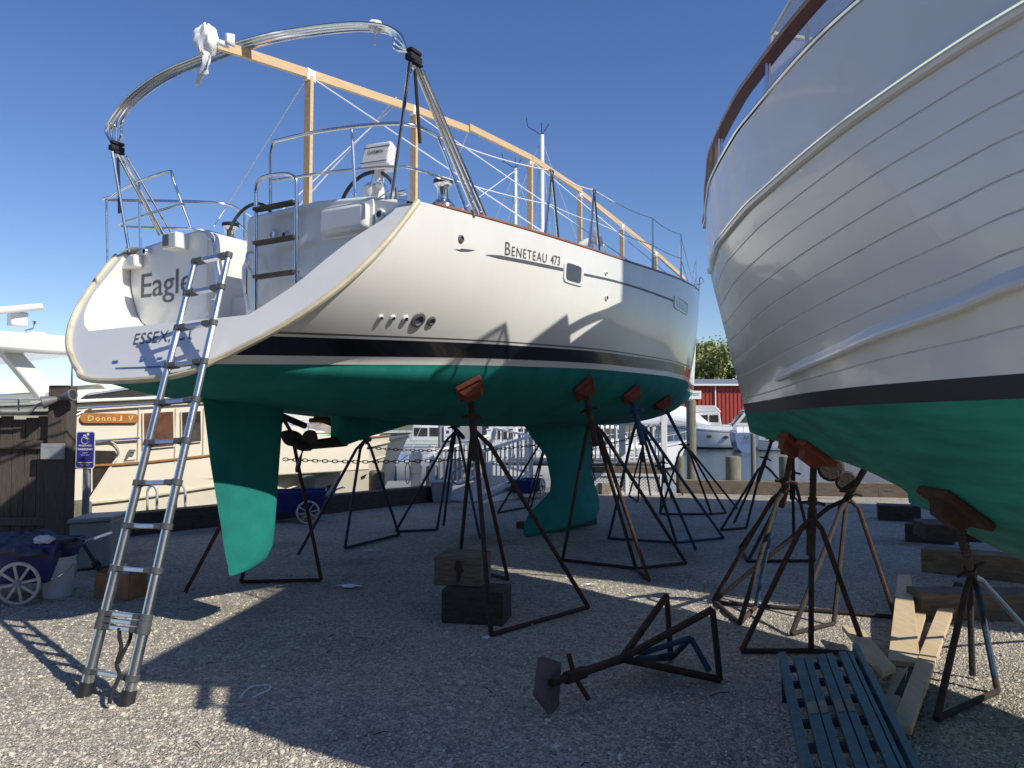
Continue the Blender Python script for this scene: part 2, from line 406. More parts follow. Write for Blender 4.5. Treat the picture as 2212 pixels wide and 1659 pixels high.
hull = MB(); hull.grid(rowsS, mrow=mr); hull.grid([[Vector((-p.x,p.y,p.z)) for p in r] for r in rowsS], mrow=mr, flip=True)
ho = build('hull', hull, ['gelcoat','antifoul','boot_black','pin_grey'], boat, local=True, smooth=True, recalc=False)
ho.data.set_sharp_from_angle(angle=R(60))
def tree_of(mb): return BVHTree.FromPolygons([Vector(v) for v in mb.v], [tuple(f) for f in mb.f])
SBT = tree_of(hull)
def sb_at(s, z, off=.003, side=1):
    h = SBT.ray_cast(Vector((5*side, s, z)), Vector((-side,0,0)))
    return h[0]+Vector((side*off,0,0)) if h[0] else Vector((hb(s)*side, s, z))
def sb_px(px, py, off=0):
    d = SB.d(px, py).normalized(); h = SBT.ray_cast(SB.c, d)
    return (h[0]-d*off, h[1] if h[1].dot(d) < 0 else -h[1]) if h[0] else None
# rim round the scoop stern
st = [r[0] for r in rowsS]; rim = [Vector((-p.x,p.y,p.z)) for p in reversed(st[1:])]+st
mb = MB(); mb.tube([p+Vector((0,-.012,-.004)) for p in rim], .023, 8); build('rubbing_rim', mb, 'rubber_beige', ho, local=True, smooth=True)
# transom lower panel, wings, inner walls
xi = ip([(2.30,.72),(2.35,.77),(2.47,.93),(2.56,1.03),(2.74,1.16),(2.89,1.29),(3.09,1.52),(3.3,1.56)])
xps = ip([(2.30,.98),(2.41,1.24),(2.6,1.46),(2.79,1.55),(2.93,1.57),(3.2,1.62)]); xpe = ip([(2.30,1.02),(2.43,1.28),(2.5,1.44),(2.72,1.58),(2.94,1.64),(3.2,1.64)])
ZP = 2.34; FB = -5.55
tr = MB(); low = [p for p in st if p.z < ZP-.01]; zx = ip([(p.z, p.x) for p in sorted(st, key=lambda p: p.z)[::1] if True][::1]) if False else None
oz = sorted([(p.z, p.x) for p in st]); OX = lambda z: float(np.interp(z, [a for a, b in oz], [b for a, b in oz]))
zl = list(np.linspace(low[0].z+.002, ZP, 12)); tr.grid([[Vector((OX(z)*k, RA+RK*z, z)) for k in np.linspace(-1,1,17)] for z in zl])
zu = list(np.linspace(ZP, st[-1].z, 14))
for sd in (1,-1):
    fs_, fe_ = (xi, xi) if sd > 0 else (xps, xpe)
    tr.grid([[Vector((sd*(min(fs_(z),OX(z)-.02)+(OX(z)-min(fs_(z),OX(z)-.02))*k), RA+RK*z, z)) for k in (0,.33,.66,1)] for z in zu], flip=sd < 0)
    rows = []
    for z in zu:
        a = Vector((sd*min(fs_(z),OX(z)-.02), RA+RK*z, z)); b_ = Vector((sd*(fe_(z)+.01), FB+.04, z)); rows.append([a.lerp(b_, k) for k in np.linspace(0,1,8)])
    tr.grid(rows, flip=sd > 0)
tr.grid([[Vector((x, s, ZP)) for x in np.linspace(-1.06,.78,9)] for s in (RA+RK*ZP, -5.2)])
build('transom', tr, 'gelcoat', boat, local=True, smooth=True, recalc=False)
# cockpit quarters either side of the walk-through
def quarter(sd, x_in, ztop):
    P = [(x_in, ZP-.1)]+[((xi if sd > 0 else xpe)(z), z) for z in (ZP-.1, 2.43, 2.5, 2.6, 2.7, 2.9, 3.05)]+[(1.64,3.13),(1.52,3.2),(1.2,ztop-.02),(.7,ztop+.02),(x_in+.05,ztop),(x_in,ztop-.05)]
    mb = MB(); mb.prism([Vector((sd*x, FB, z)) for x, z in P], (0,1.25,0)); return mb
build('cockpit_quarter', quarter(1, -.10, 3.30), 'gelcoat', boat, local=True, bevel=.025, smooth=True)
mbq = quarter(-1, .55, 3.25); build('cockpit_quarter', mbq, 'gelcoat', boat, local=True, bevel=.025, smooth=True)
mb = MB(); mb.box((-.33,-4.9,2.5),(.46,.8,.4)); mb.box((-.33,-4.42,2.75),(.5,.2,.75)); mb.box((-.33,-5.28,2.40),(.46,.3,.16))
build('walkthrough_step', mb, 'gelcoat_deck', boat, local=True, bevel=.02)
# deck
mb = MB(); rows = []
for s in np.linspace(-4.45, 6.85, 40):
    b_ = hb(s)*.985 if s < 6 else max(0, hb(s)-.01); rows.append([Vector((b_*k, s, zs(s)-.012+.10*(1-k*k)*min(1, b_))) for k in np.linspace(-1,1,13)])
mb.grid(rows)
rows = []
for s in np.linspace(-5.64,-4.45,8):
    rows.append([Vector((x, s, zs(s)-.008 if x > 1.5 else 3.2)) for x in (1.5, hb(s)*.985)])
mb.grid(rows); mb.grid([[Vector((-p.x,p.y,p.z)) for p in r] for r in rows])
build('deck', mb, 'gelcoat_deck', boat, local=True, smooth=True)
# teak toe rail
mb = MB()
for sd in (1,-1): mb.tube([Vector((sd*(hb(s)-.01), s, zs(s)+.012)) for s in np.linspace(-5.45,6.8,60)], .017, 6)
build('toe_rail', mb, 'teak', boat, local=True, smooth=True)
# coachroof
mb = MB(); rows = []
for s, w_, h in ((-3.6,.02,.0),(-3.55,.95,.25),(-3.3,1.1,.40),(-2.6,1.15,.48),(-1.2,1.08,.48),(.4,.9,.42),(1.6,.68,.30),(2.6,.4,.14),(3.0,.1,.0)):
    zb = zs(s)+.02; rows.append([Vector((w_*1.12*math.copysign(min(1, abs(math.sin(a))**.6), math.sin(a)), s, zb+h*max(0, math.cos(a))**.5)) for a in np.linspace(-math.pi/2,math.pi/2,17)])
mb.grid(rows); build('coachroof', mb, 'gelcoat', boat, local=True, smooth=True)
# rudder and keel foils
def foil(levels, name, m):
    mb = MB(); rows = []
    for z, a, b_, th in levels:
        row = []
        for k in range(20):
            u = 2*math.pi*k/20; c = (1-math.cos(u))/2; t = th*math.sqrt(max(c,0))*(1-c)**.75*2.0
            row.append(Vector((t*(1 if u < math.pi else -1), b_+(a-b_)*c, z)))
        rows.append(row)
    mb.grid(rows, close=True); mb.f.append(tuple(range(20))); mb.m.append(0); mb.f.append(tuple(range(len(mb.v)-20, len(mb.v)))); mb.m.append(0)
    return build(name, mb, m, boat, local=True, smooth=True)
foil([(1.86,-6.03,-5.19,.07),(1.79,-6.01,-5.2,.07),(1.3,-5.93,-5.24,.06),(.76,-5.81,-5.28,.05),(.6,-5.78,-5.3,.045),(.5,-5.75,-5.36,.035),(.44,-5.74,-5.5,.02),(.42,-5.73,-5.66,.01)], 'rudder', 'antifoul')
foil([(1.75,-1.12,1.18,.15),(1.58,-1.05,1.16,.13),(1.35,-.74,1.14,.11),(1.15,-.41,1.13,.10),(.8,-.27,1.1,.10),(.66,-.3,1.18,.12),(.55,-.55,1.24,.19),(.42,-.9,1.27,.26),(.28,-1.04,1.27,.27),(.16,-1.06,1.2,.22),(.11,-.95,1.05,.12)], 'keel', 'antifoul')
mb = MB(); mb.prism([Vector((-.07,s,z)) for s, z in ((-4.58,1.75),(-4.58,1.43),(-4.48,1.40),(-4.12,1.48),(-3.47,1.60),(-3.2,1.75))], (.14,0,0))
build('saildrive_skeg', mb, 'antifoul', boat, local=True, bevel=.03)
mb = MB(); mb.cyl((0,-4.95,1.41),(0,-4.45,1.44),.035,.05,10); mb.lathe([(0,-.09),(.03,-.06),(.045,0),(.045,.07),(.03,.1)], (0,-4.97,1.41), 10, (0,1,0))
for a0 in (150, 265, 30):
    rows = []
    for q in np.linspace(0,1,9):
        rad = .03+.20*q; wd = .075*math.sin(math.pi*min(1,(q*.86+.12)))**.7; tw = .9-.5*q
        c = Vector((rad*math.cos(R(a0)), -4.97-.06*q, 1.41+rad*math.sin(R(a0)))); tn = Vector((-math.sin(R(a0))*math.cos(tw), -math.sin(tw), math.cos(R(a0))*math.cos(tw)))
        rows.append([c+tn*wd*k for k in (-1,-.5,0,.5,1)])
    mb.grid(rows)
build('propeller', mb, 'rust_dark', boat, local=True, smooth=True, solid=.012)
# lettering on the stern
yF = FB-.004
def face_txt(name, s, pl, pr, pb, pt, m, parent=boat, **k):
    a = SB.at_y(*pl, yF); b_ = SB.at_y(*pr, yF); z0 = SB.at_y(*pb, yF).z; z1 = SB.at_y(*pt, yF).z
    mb = MB(); text_plane(mb, s, (a.x, yF, z0), (b_.x-a.x,0,0), (0,0,z1-z0), (0,0,0), **k); build(name, mb, m, parent, local=True, recalc=False)
face_txt('name_lettering', 'Eagle', (304,650), (414,640), (363,653.5), (379,581.5), 'grey_text', space=.97)
def RP(px, py, off=.004):
    p = SB.plane(px, py, RA, RK); return p+Vector((0,-1,RK)).normalized()*off
up = Vector((0,RK,1)).normalized()
a = RP(287,749); b_ = RP(417,737)
mb = MB(); text_plane(mb, 'ESSEX, CT', a, b_-a, RP(294.5,721)-a, (0,0,0), space=1.05)
build('port_lettering', mb, 'grey_text', boat, local=True, recalc=False)
mb = MB()
for q in ([(244,786),(256,784),(256,779),(244,780)], [(303,782),(311,781),(311,776),(303,777)], [(340,778),(352,776),(352,772),(340,773)], [(376,775),(379,774),(379,770),(376,770)],
          [(250,797),(330,795),(330,792),(250,795)],[(331,795),(452,786),(452,784),(331,792)]):
    mb.add([RP(*p, .005) for p in q], [(0,1,2,3)])
build('masking_tape', mb, 'blue_tape', boat, local=True, recalc=False)
def F(px, py, y=FB): return SB.at_y(px, py, y)
# fittings on the stern faces
def rbox(name, p0, p1, dep, m, bev=.02, y=FB, parent=boat, **k):
    a, b_ = F(*p0, y), F(*p1, y); mb = MB(); mb.box(((a.x+b_.x)/2, y-dep/2+.005, (a.z+b_.z)/2), (abs(a.x-b_.x), dep, abs(a.z-b_.z)))
    return build(name, mb, m, parent, local=True, bevel=bev, smooth=True, **k)
rbox('vent_cover', (706,458), (802,496), .09, 'gelcoat', .03)
rbox('vent_backing', (699,450), (809,503), .02, 'gelcoat', .01)
rbox('stern_light', (377,511), (406,540), .13, 'gelcoat', .012)
rbox('lens', (379,514), (392,536), .135, 'pin_grey', .004)
mb = MB(); 
V8 = [F(268,587), F(310,580), F(310,552), F(298,553)]; mb.prism([V8[0], V8[1], V8[2], V8[3]], (0,-.09,-.0)); build('vent_cowl', mb, 'gelcoat', boat, local=True, smooth=True, bevel=.02)
def disc(name, px, py, r, m, m2, dep=.02, parent=boat):
    c = F(px, py); mb = MB(); mb.lathe([(0,0),(r,0),(r,dep*.6),(r*.8,dep),(r*.55,dep),(r*.5,dep*.5),(0,dep*.5)], c, 20, (0,-1,0), mm=[0,0,0,0,1,1])
    build(name, mb, [m, m2], parent, local=True, smooth=True)
disc('shower_fitting', 822, 464, .045, 'gelcoat', 'grey_text'); disc('shore_power_inlet', 592, 507, .045, 'gelcoat', 'steel')
disc('shore_power_inlet', 617, 508, .035, 'gelcoat', 'grey_text'); disc('courtesy_light', 321, 545, .04, 'steel', 'grey_text', .05)
mb = MB(); c = F(875,448); mb.box((c.x, c.y-.03, c.z),(.09,.01,.15)); mb.cyl(c+Vector((-.03,-.03,.1)), c+Vector((.04,-.03,.1)), .02); build('flag_socket', mb, 'steel', boat, local=True, bevel=.004)
# grab handles
def px_tube(name, pts, y, r, m, par=boat, n=8, sm=True, off=None):
    P = [F(a, b2, y if off is None else y+off[i]) for i, (a, b2) in enumerate(pts)]
    mb = MB(); mb.tube(spline(P, 5) if sm else P, r, n); return build(name, mb, m, par, local=True, smooth=True)
px_tube('grab_handle', [(452,517),(460,520),(465,560),(470,625),(466,645),(458,646)], FB, .012, 'steel', off=[0,-.06,-.08,-.08,-.05,0])
px_tube('grab_handle', [(548,545),(538,546),(533,560),(532,640),(536,660)], FB, .012, 'steel', off=[0,-.06,-.1,-.1,-.05])
px_tube('mooring_rope', [(531,565),(536,570),(528,575),(527,600),(532,640),(537,668),(540,672)], FB-.10, .016, 'white_cloth')
px_tube('mooring_rope', [(540,560),(536,575),(543,590),(541,600)], FB-.10, .014, 'white_cloth')
# fold-up boarding ladder
yl = FB-.12
lad = px_tube('boarding_ladder', [(553,672),(553,560),(553,450),(553,408),(562,388),(582,379),(618,376),(636,383),(640,402),(640,500),(640,612)], yl, .016, 'steel', n=10)
for py in (452, 526, 600):
    a = F(552, py, yl); b_ = F(640, py-14, yl); zz = (a.z+b_.z)/2
    mb = MB(); mb.box(((a.x+b_.x)/2, yl, zz),(abs(b_.x-a.x), .07, .028)); build('ladder_tread', mb, 'timber_dark', lad, local=True, bevel=.006)
mb = MB(); a = F(553,660,yl); b_ = F(640,600,yl); mb.cyl(a, a+Vector((0,.12,.0)), .014); mb.cyl(b_, b_+Vector((0,.12,0)), .014); build('ladder_bracket', mb, 'steel', lad, local=True)

# pushpit rails
def rail_z(pts, z, y_pull=0): return [SB.at_z(px, py, z) for px, py in pts]
top = spline(rail_z([(592,305),(677,286),(760,274),(852,267),(903,274),(947,296)], 3.88), 6)
a = top[0]; pst = [F(584,450,a.y), a+Vector((-.04,0,-.10)), a+Vector((-.02,0,-.03))]
e = top[-1]; foot = Vector((1.74, -5.05, 3.2))
fr = MB(); fr.tube(pst+top+[e+Vector((.02,.05,-.1)), foot], .0145, 10)
pp = build('pushpit', fr, 'steel', boat, local=True, smooth=True)
mid = spline(rail_z([(637,383),(700,373),(760,367),(856,360),(903,367),(971,391)], 3.56), 6)
mb = MB(); mb.tube([Vector((pst[0].x, pst[0].y, mid[0].z))]+mid, .012, 8); mb.tube([F(768,434,-5.42), F(759,277,-5.42)], .013, 8); build('pushpit_rail', mb, 'steel', pp, local=True, smooth=True)
# port pushpit (mirror run)
mt = [Vector((-.85,-5.36,3.9)), Vector((-1.15,-5.33,3.9)), Vector((-1.45,-5.25,3.88)), Vector((-1.62,-5.05,3.88)), Vector((-1.66,-4.7,3.88)), Vector((-1.68,-4.35,3.88))]
mt = spline([SB.at_z(*p, 3.88) for p in ((369,370),(345,376),(300,392),(262,410),(243,424),(240,432))]+[Vector((-1.66,-4.6,3.88)), Vector((-1.7,-4.2,3.88))], 5)
fr = MB(); a = mt[0]; fr.tube([F(411,492,a.y+.05), a+Vector((.03,0,-.08)), a+Vector((.015,0,-.02))]+mt+[Vector((-1.74,-4.15,3.3))], .0145, 10)
pp2 = build('pushpit', fr, 'steel', boat, local=True, smooth=True)
mb = MB(); m2 = spline([SB.at_z(*p, 3.55) for p in ((396,441),(350,453),(300,470),(264,489))]+[Vector((-1.64,-4.8,3.55)), Vector((-1.72,-4.2,3.55))], 5); mb.tube(m2, .012, 8)
for i in (10, 22): p = mt[i]; mb.tube([p, Vector((p.x+.05, p.y, 3.2))], .012, 8)
build('pushpit_rail', mb, 'steel', pp2, local=True, smooth=True)

# folded bimini frame
AY = -5.72
arch_px = [(242,312),(229,285),(236,262),(262,225),(300,190),(352,155),(415,128),(500,96),(580,74),(650,62),(710,54),(770,50),(822,54),(850,64),(868,80),(882,110)]
A0 = spline([F(x, y, AY) for x, y in arch_px], 5)
cen = Vector((-.1, AY, 3.9)); bim = MB()
bim.tube(A0, .0135, 8); bo = build('bimini_frame', bim, 'steel', boat, local=True, smooth=True)
for k in range(1, 4):
    Pn = []
    for i, p in enumerate(A0):
        q = i/(len(A0)-1); sprd = abs(q-.5)*2; dn = (p-cen).normalized()
        side_ = math.exp(-((sprd-.84)/.11)**2); en_ = min(1, (1-sprd)/.10)
        Pn.append(p - dn*(.009*k*en_+.030*k*side_*en_) + Vector((0, .026*k, 0)))
    mb = MB(); mb.tube(Pn, .0125, 8); build('frame_hoop', mb, 'steel', bo, local=True, smooth=True)
js, jp = F(886,116,AY), F(243,314,AY)
for j, feet in ((js, [F(845,432,-5.52), Vector((1.80,-5.02,3.18)), Vector((1.76,-4.86,3.2))]), (jp, [F(279,545,-5.6), F(346,508,-5.25), F(354,507,-5.0)])):
    mb = MB(); mb.box(j+Vector((0,.04,-.02)), (.06,.13,.05)); mb.box(j+Vector((.0,.045,.03)), (.055,.12,.03)); mb.box(j+Vector((.02,.05,-.06)), (.05,.10,.02)); build('webbing_strap', mb, 'black_fabric', bo, local=True, bevel=.015)
    mb = MB(); mb.tube([j+Vector((0,.05,-.04)), j+Vector((.02,.06,-.35)), j+Vector((.05,.05,-.62))], .012, 6); build('webbing_strap', mb, 'black_fabric', bo, local=True)
    for i, f in enumerate(feet):
        mb = MB(); t0 = j+Vector((0,.04*i,-.06)); mb.tube([t0, f], .0145, 8); mb.tube([t0, t0+(f-t0).normalized()*.07], .02, 8); mb.tube([f-(f-t0).normalized()*.05, f], .021, 8)
        build('frame_leg', mb, 'steel', bo, local=True, smooth=True)
    f = feet[2]; mb = MB(); mb.tube([j+Vector((0,.14,-.06)), f+Vector((-.03,.14,0))], .012, 8); build('frame_leg', mb, 'steel', bo, local=True, smooth=True)
for i in (58, 8):
    mb = MB(); p = A0[i]; tt = (A0[i+1]-A0[i-1]).normalized(); mb.tube([p-tt*.03+Vector((0,.04,0)), p+tt*.03+Vector((0,.04,0))], .045, 10); mb.box(p+Vector((0,.03,-.08)), (.012,.012,.12)); build('cloth_tie', mb, 'white_cloth', bo, local=True)

# steering wheels, pedestals, winches, plotter
def wheel(x, y, z, r, ped):
    mb = MB(); mb.tube([Vector((x+r*math.cos(a), y+.15*r*math.sin(a), z+r*math.sin(a))) for a in np.linspace(0,2*math.pi,37)[:-1]], .016, 8, closed=True)
    wo = build('steering_wheel', mb, 'timber_dark', boat, local=True, smooth=True)
    mb = MB()
    for k in range(6):
        a = math.pi*k/3+.4; mb.tube([Vector((x, y, z)), Vector((x+r*math.cos(a), y+.15*r*math.sin(a), z+r*math.sin(a)))], .006, 6)
    mb.lathe([(0,-.02),(.05,-.02),(.05,.03),(0,.03)], (x,y,z), 12, (0,1,0)); build('wheel_spoke', mb, 'steel', wo, local=True)
c1 = F(792,440,-4.95); wheel(c1.x, -4.95, c1.z-.02, .30, 1)
c1 = F(540,500,-4.95); wheel(c1.x, -4.95, c1.z-.03, .30, 1)
ps = F(808,420,-4.85)
mb = MB(); mb.lathe([(.10,-.7),(.09,-.2),(.085,-.05),(.10,0),(.10,.05),(.06,.09),(0,.10)], (ps.x,-4.85,ps.z), 18); build('helm_pedestal', mb, 'gelcoat', boat, local=True, smooth=True)
gp = F(820,340,-4.9)
mb = MB(); rot = Matrix.Rotation(R(-12),3,'X') @ Matrix.Rotation(R(4),3,'Y')
P = [(-.15,-.06,-.10),(.15,-.06,-.10),(.13,.10,-.10),(-.13,.10,-.10),(-.14,-.06,.11),(.15,-.06,.11),(.13,.10,.09),(-.13,.10,.09)]
mb.hexa([gp+rot @ Vector(p) for p in P]); mb.cyl(gp+Vector((0,0,-.10)), gp+Vector((0,0,-.26)), .045, .035)
go = build('chartplotter_cover', mb, 'gelcoat', boat, local=True, bevel=.02, smooth=True)
mb = MB(); text_plane(mb, 'GARMIN', gp+rot @ Vector((-.085,-.0635,-.0)), rot @ Vector((.17,0,0)), rot @ Vector((0,0,.035)), (0,0,0), bold=.012)
mb.hexa([gp+rot @ Vector(p) for p in ((-.147,-.062,-.075),(.147,-.062,-.075),(.147,-.06,-.075),(-.147,-.06,-.075),(-.147,-.062,-.069),(.147,-.062,-.069),(.147,-.06,-.069),(-.147,-.06,-.069))])
mb.hexa([gp+rot @ Vector(p) for p in ((-.141,-.062,.06),(.148,-.062,.06),(.148,-.06,.06),(-.141,-.06,.06),(-.141,-.062,.068),(.148,-.062,.068),(.148,-.06,.068),(-.141,-.06,.068))])
build('brand_lettering', mb, 'grey_text', go, local=True, recalc=False)
mb = MB(); mb.tube([gp+Vector((.10*math.cos(a), -.03, -.34+.13*math.sin(a))) for a in np.linspace(0,2*math.pi,19)[:-1]], .012, 6, closed=True); build('plotter_bracket', mb, 'steel', go, local=True, smooth=True)
def winch(px, py, y, sc=1):
    c = F(px, py, y); mb = MB(); mb.lathe([(.10,-.14),(.10,-.05),(.085,-.03),(.055,.0),(.05,.09),(.065,.12),(.075,.13)], c, 18); w_ = build('winch', mb, 'steel', boat, local=True, smooth=True)
    mb = MB(); mb.lathe([(.075,.13),(.08,.14),(.08,.165),(.03,.18),(0,.18)], c, 18); build('winch_cap', mb, 'black_plastic', w_, local=True, smooth=True)
winch(957,432,-4.75); winch(497,520,-4.9)

# hull details on the starboard side
def hull_pt(px, py):
    h = sb_px(px, py); return h[0], h[1]
def through_hull(px, py, r, m, m2, sx=1.0):
    p, n = hull_pt(px, py); mb = MB(); mb.lathe([(0,0),(r,0),(r*.95,.012),(r*.62,.016),(r*.55,.004),(0,.004)], p, 18, n, mm=[0,0,0,1,1]); build('through_hull', mb, [m, m2], ho, local=True, smooth=True)
for px, py, r, m, m2 in ((822,685,.022,'gelcoat','pin_grey'),(848,686,.024,'gelcoat','pin_grey'),(875,688,.028,'gelcoat','pin_grey'),(903,691,.062,'pin_grey','grey_text'),(931,693,.040,'pin_grey','grey_text'),(1309,643,.03,'gelcoat','pin_grey'),(1308,590,.02,'gelcoat','pin_grey'),(995,516,.03,'pin_grey','pin_grey')):
    through_hull(px, py, r, m, m2)
def hull_poly(name, px, m, off=.004, par=ho, nsub=0):
    mb = MB(); P = []
    for x, y in px:
        h = sb_px(x, y, off); P.append(h[0])
    mb.add(P, [tuple(range(len(P)))]); return build(name, mb, m, par, local=True, recalc=False)
hull_poly('hull_emblem', [(980,537),(994,539),(997,537),(1028,540),(1012,543),(996,542.5)], 'grey_text', .008)
# cove stripe
cv = [(1049,550.5),(1080,555.5),(1120,563),(1170,573),(1216,582.5)]; cv2 = [(1260,592.5),(1320,605.5),(1390,626),(1455,650)]
for pts, wd in ((cv, .028), (cv2, .022)):
    P = [sb_px(x, y)[0] for x, y in pts]; fs = ip([(p.y, p.z) for p in P]); mb = MB(); rows = []
    ss = np.linspace(P[0].y, P[-1].y, 24); rows = [[sb_at(s, fs(s)-wd/2*(min(1, .15+k/4) if pts is cv else 1)), sb_at(s, fs(s)+wd/2*(min(1, .15+k/4) if pts is cv else 1))] for k, s in enumerate(ss)]
    mb.grid(rows); build('cove_stripe', mb, 'grey_text', ho, local=True, recalc=False)
def hull_text(name, txt, pa, pb, h, m, **k):
    A, B_ = sb_px(*pa)[0], sb_px(*pb)[0]; V, Fc = text_mesh(txt, **k); mb = MB()
    mb.add([sb_at(A.y+(B_.y-A.y)*x, A.z+(B_.z-A.z)*x+h*y, .005) for x, y in V], Fc); build(name, mb, m, ho, local=True, recalc=False)
hull_text('maker_lettering', 'B', (1090,550), (1101,552), .105, 'grey_text', bold=-.004)
hull_text('maker_lettering', 'ENETEAU', (1104.5,552.5), (1180,568), .078, 'grey_text', space=1.15, bold=-.006)
hull_text('model_number', '473', (1188.5,570), (1208.5,574), .082, 'grey_text', bold=.004)
# hull windows
def hull_window(x0, x1, y0, y1, dy):
    a = sb_px(x0, (y0+y1)/2)[0]; b_ = sb_px(x1, (y0+y1)/2+dy)[0]; zc_ = (a.z+b_.z)/2; sc = (a.y+b_.y)/2; hs = abs(b_.y-a.y)/2
    hz = abs(sb_px((x0+x1)/2, y0+dy/2)[0].z-sb_px((x0+x1)/2, y1+dy/2)[0].z)/2
    def rr(k, off):
        return [sb_at(sc+hs*k*(.999*math.copysign(abs(math.cos(a))**.35, math.cos(a))), zc_+hz*k*math.copysign(abs(math.sin(a))**.35, math.sin(a))-(a_slope)*(hs*k*math.cos(a)), off) for a in np.linspace(0,2*math.pi,33)[:-1]]
    a_slope = 0
    mb = MB(); mb.grid([rr(1.0,-.004), rr(.98,.012), rr(.80,.012), rr(.76,.003)], close=True); fo = build('hull_window', mb, 'gelcoat', ho, local=True, smooth=True)
    mb = MB(); mb.add(rr(.79,.006), [tuple(range(32))]); build('window_pane', mb, 'window_dark', fo, local=True, recalc=False)
hull_window(1216,1259,564,612,6); hull_window(1455,1486,640,670,10)
# stanchions and lifelines
def deck_pt(px, py):
    best = min(np.linspace(-5.4,6.6,1201), key=lambda s: abs((lambda q: q.x/q.y)(SB.M @ Vector((hb(s)-.04, s, zs(s))))-(px-1106)/FP*1.0)) ; return Vector((hb(best)-.04, best, zs(best)))
def hoop(px1, px2, h=.62):
    a, b_ = deck_pt(px1, 0), deck_pt(px2, 0); t = (a+b_)/2+Vector((0,0,h)); mb = MB()
    mb.tube([a, a.lerp(t, .93)+Vector((0,-.0,0)), t+Vector((0,-.03,.0)), t+Vector((0,.03,.0)), b_.lerp(t, .93), b_], .0135, 8); build('gate_stanchion', mb, 'steel', boat, local=True, smooth=True); return t
tops = [hoop(1177,1208), hoop(1273.5,1297)]
for px in (1413, 1474, 1498):
    a = deck_pt(px, 0); mb = MB(); mb.tube([a, a+Vector((0,0,.62))], .0125, 8); build('stanchion', mb, 'steel', boat, local=True); tops.append(a+Vector((0,0,.62)))
for s in (2.2, 4.2):
    a = Vector((hb(s)-.04, s, zs(s))); mb = MB(); mb.tube([a, a+Vector((0,0,.62))], .0125, 8); build('stanchion', mb, 'steel', boat, local=True); tops.append(a+Vector((0,0,.62)))
for s in (-3.6,-1.8,0,2,4):
    a = Vector((-hb(s)+.04, s, zs(s))); mb = MB(); mb.tube([a, a+Vector((0,0,.62))], .0125, 8); build('stanchion', mb, 'steel', boat, local=True)
line = [e]+tops+[Vector((.25,5.8,4.55))]
def sag(a, b_, n=8, d=.03): return [a.lerp(b_, k/n)-Vector((0,0,d*4*(k/n)*(1-k/n))) for k in range(n)]
mb = MB(); P = []
for a, b_ in zip(line[:-1], line[1:]): P += sag(a, b_)
mb.tube(P+[line[-1]], .0055, 6); build('lifeline', mb, 'white_paint', boat, local=True)
lo = [Vector((p.x, p.y, p.z-.31)) for p in line]; P = []
for a, b_ in zip(lo[:-1], lo[1:]): P += sag(a, b_, 8, .015)
mb = MB(); mb.tube(P+[lo[-1]], .005, 6); build('lifeline', mb, 'white_paint', boat, local=True)
mb = MB(); P = [Vector((-1.7,-4.2,3.88))]+[Vector((-hb(s)+.04, s, zs(s)+.6)) for s in (-3.6,-1.8,0,2,4)]; mb.tube(P, .0055, 6); build('lifeline', mb, 'white_paint', boat, local=True)
mb = MB(); q = lambda x, s, z: Vector((x, s, z)); mb.tube(spline([q(.6,4.9,4.0),q(.55,5.2,4.5),q(.25,6.5,4.66),q(0,6.85,4.68),q(-.25,6.5,4.66),q(-.55,5.2,4.5),q(-.6,4.9,4.0)],6), .014, 8); mb.tube([q(0,6.85,4.68),q(0,6.7,4.1)], .013, 8)
build('pulpit', mb, 'steel', boat, local=True, smooth=True)
# deck gear glimpsed over the rail
mb = MB(); p = F(1050,470,-3.3); p.x = 1.25; p.z = 3.36; mb.box(p, (.25,.7,.06)); mb.box(p+Vector((0,.1,.06)), (.2,.3,.06)); build('winch_base', mb, 'gelcoat', boat, local=True, bevel=.02)
c = Vector((1.2,-3.5,3.42)); mb = MB(); mb.lathe([(.08,-.1),(.06,0),(.05,.07),(.07,.10),(0,.11)], c, 14); build('winch', mb, 'steel', boat, local=True, smooth=True)
c = Vector((.9,-.9,3.95)); mb = MB(); mb.lathe([(.02,-.25),(.05,-.15),(.05,0),(.12,.06),(.14,.1),(0,.02)], c, 14, (.6,.6,.5)); build('cowl_vent', mb, 'gelcoat', boat, local=True, smooth=True)
c = Vector((.5,.3,3.9)); mb = MB(); mb.tube(spline([c+Vector((0,-.25,0)), c+Vector((0,-.2,.3)), c+Vector((0,0,.38)), c+Vector((0,.2,.3)), c+Vector((0,.25,0))],5), .014, 8); build('mast_guard', mb, 'steel', boat, local=True, smooth=True)
c = Vector((-.3,-5.05,3.05)); mb = MB(); mb.box((-.35,-4.6,3.28), (.16,.1,.5)); build('companionway_post', mb, 'gelcoat', boat, local=True, bevel=.02)

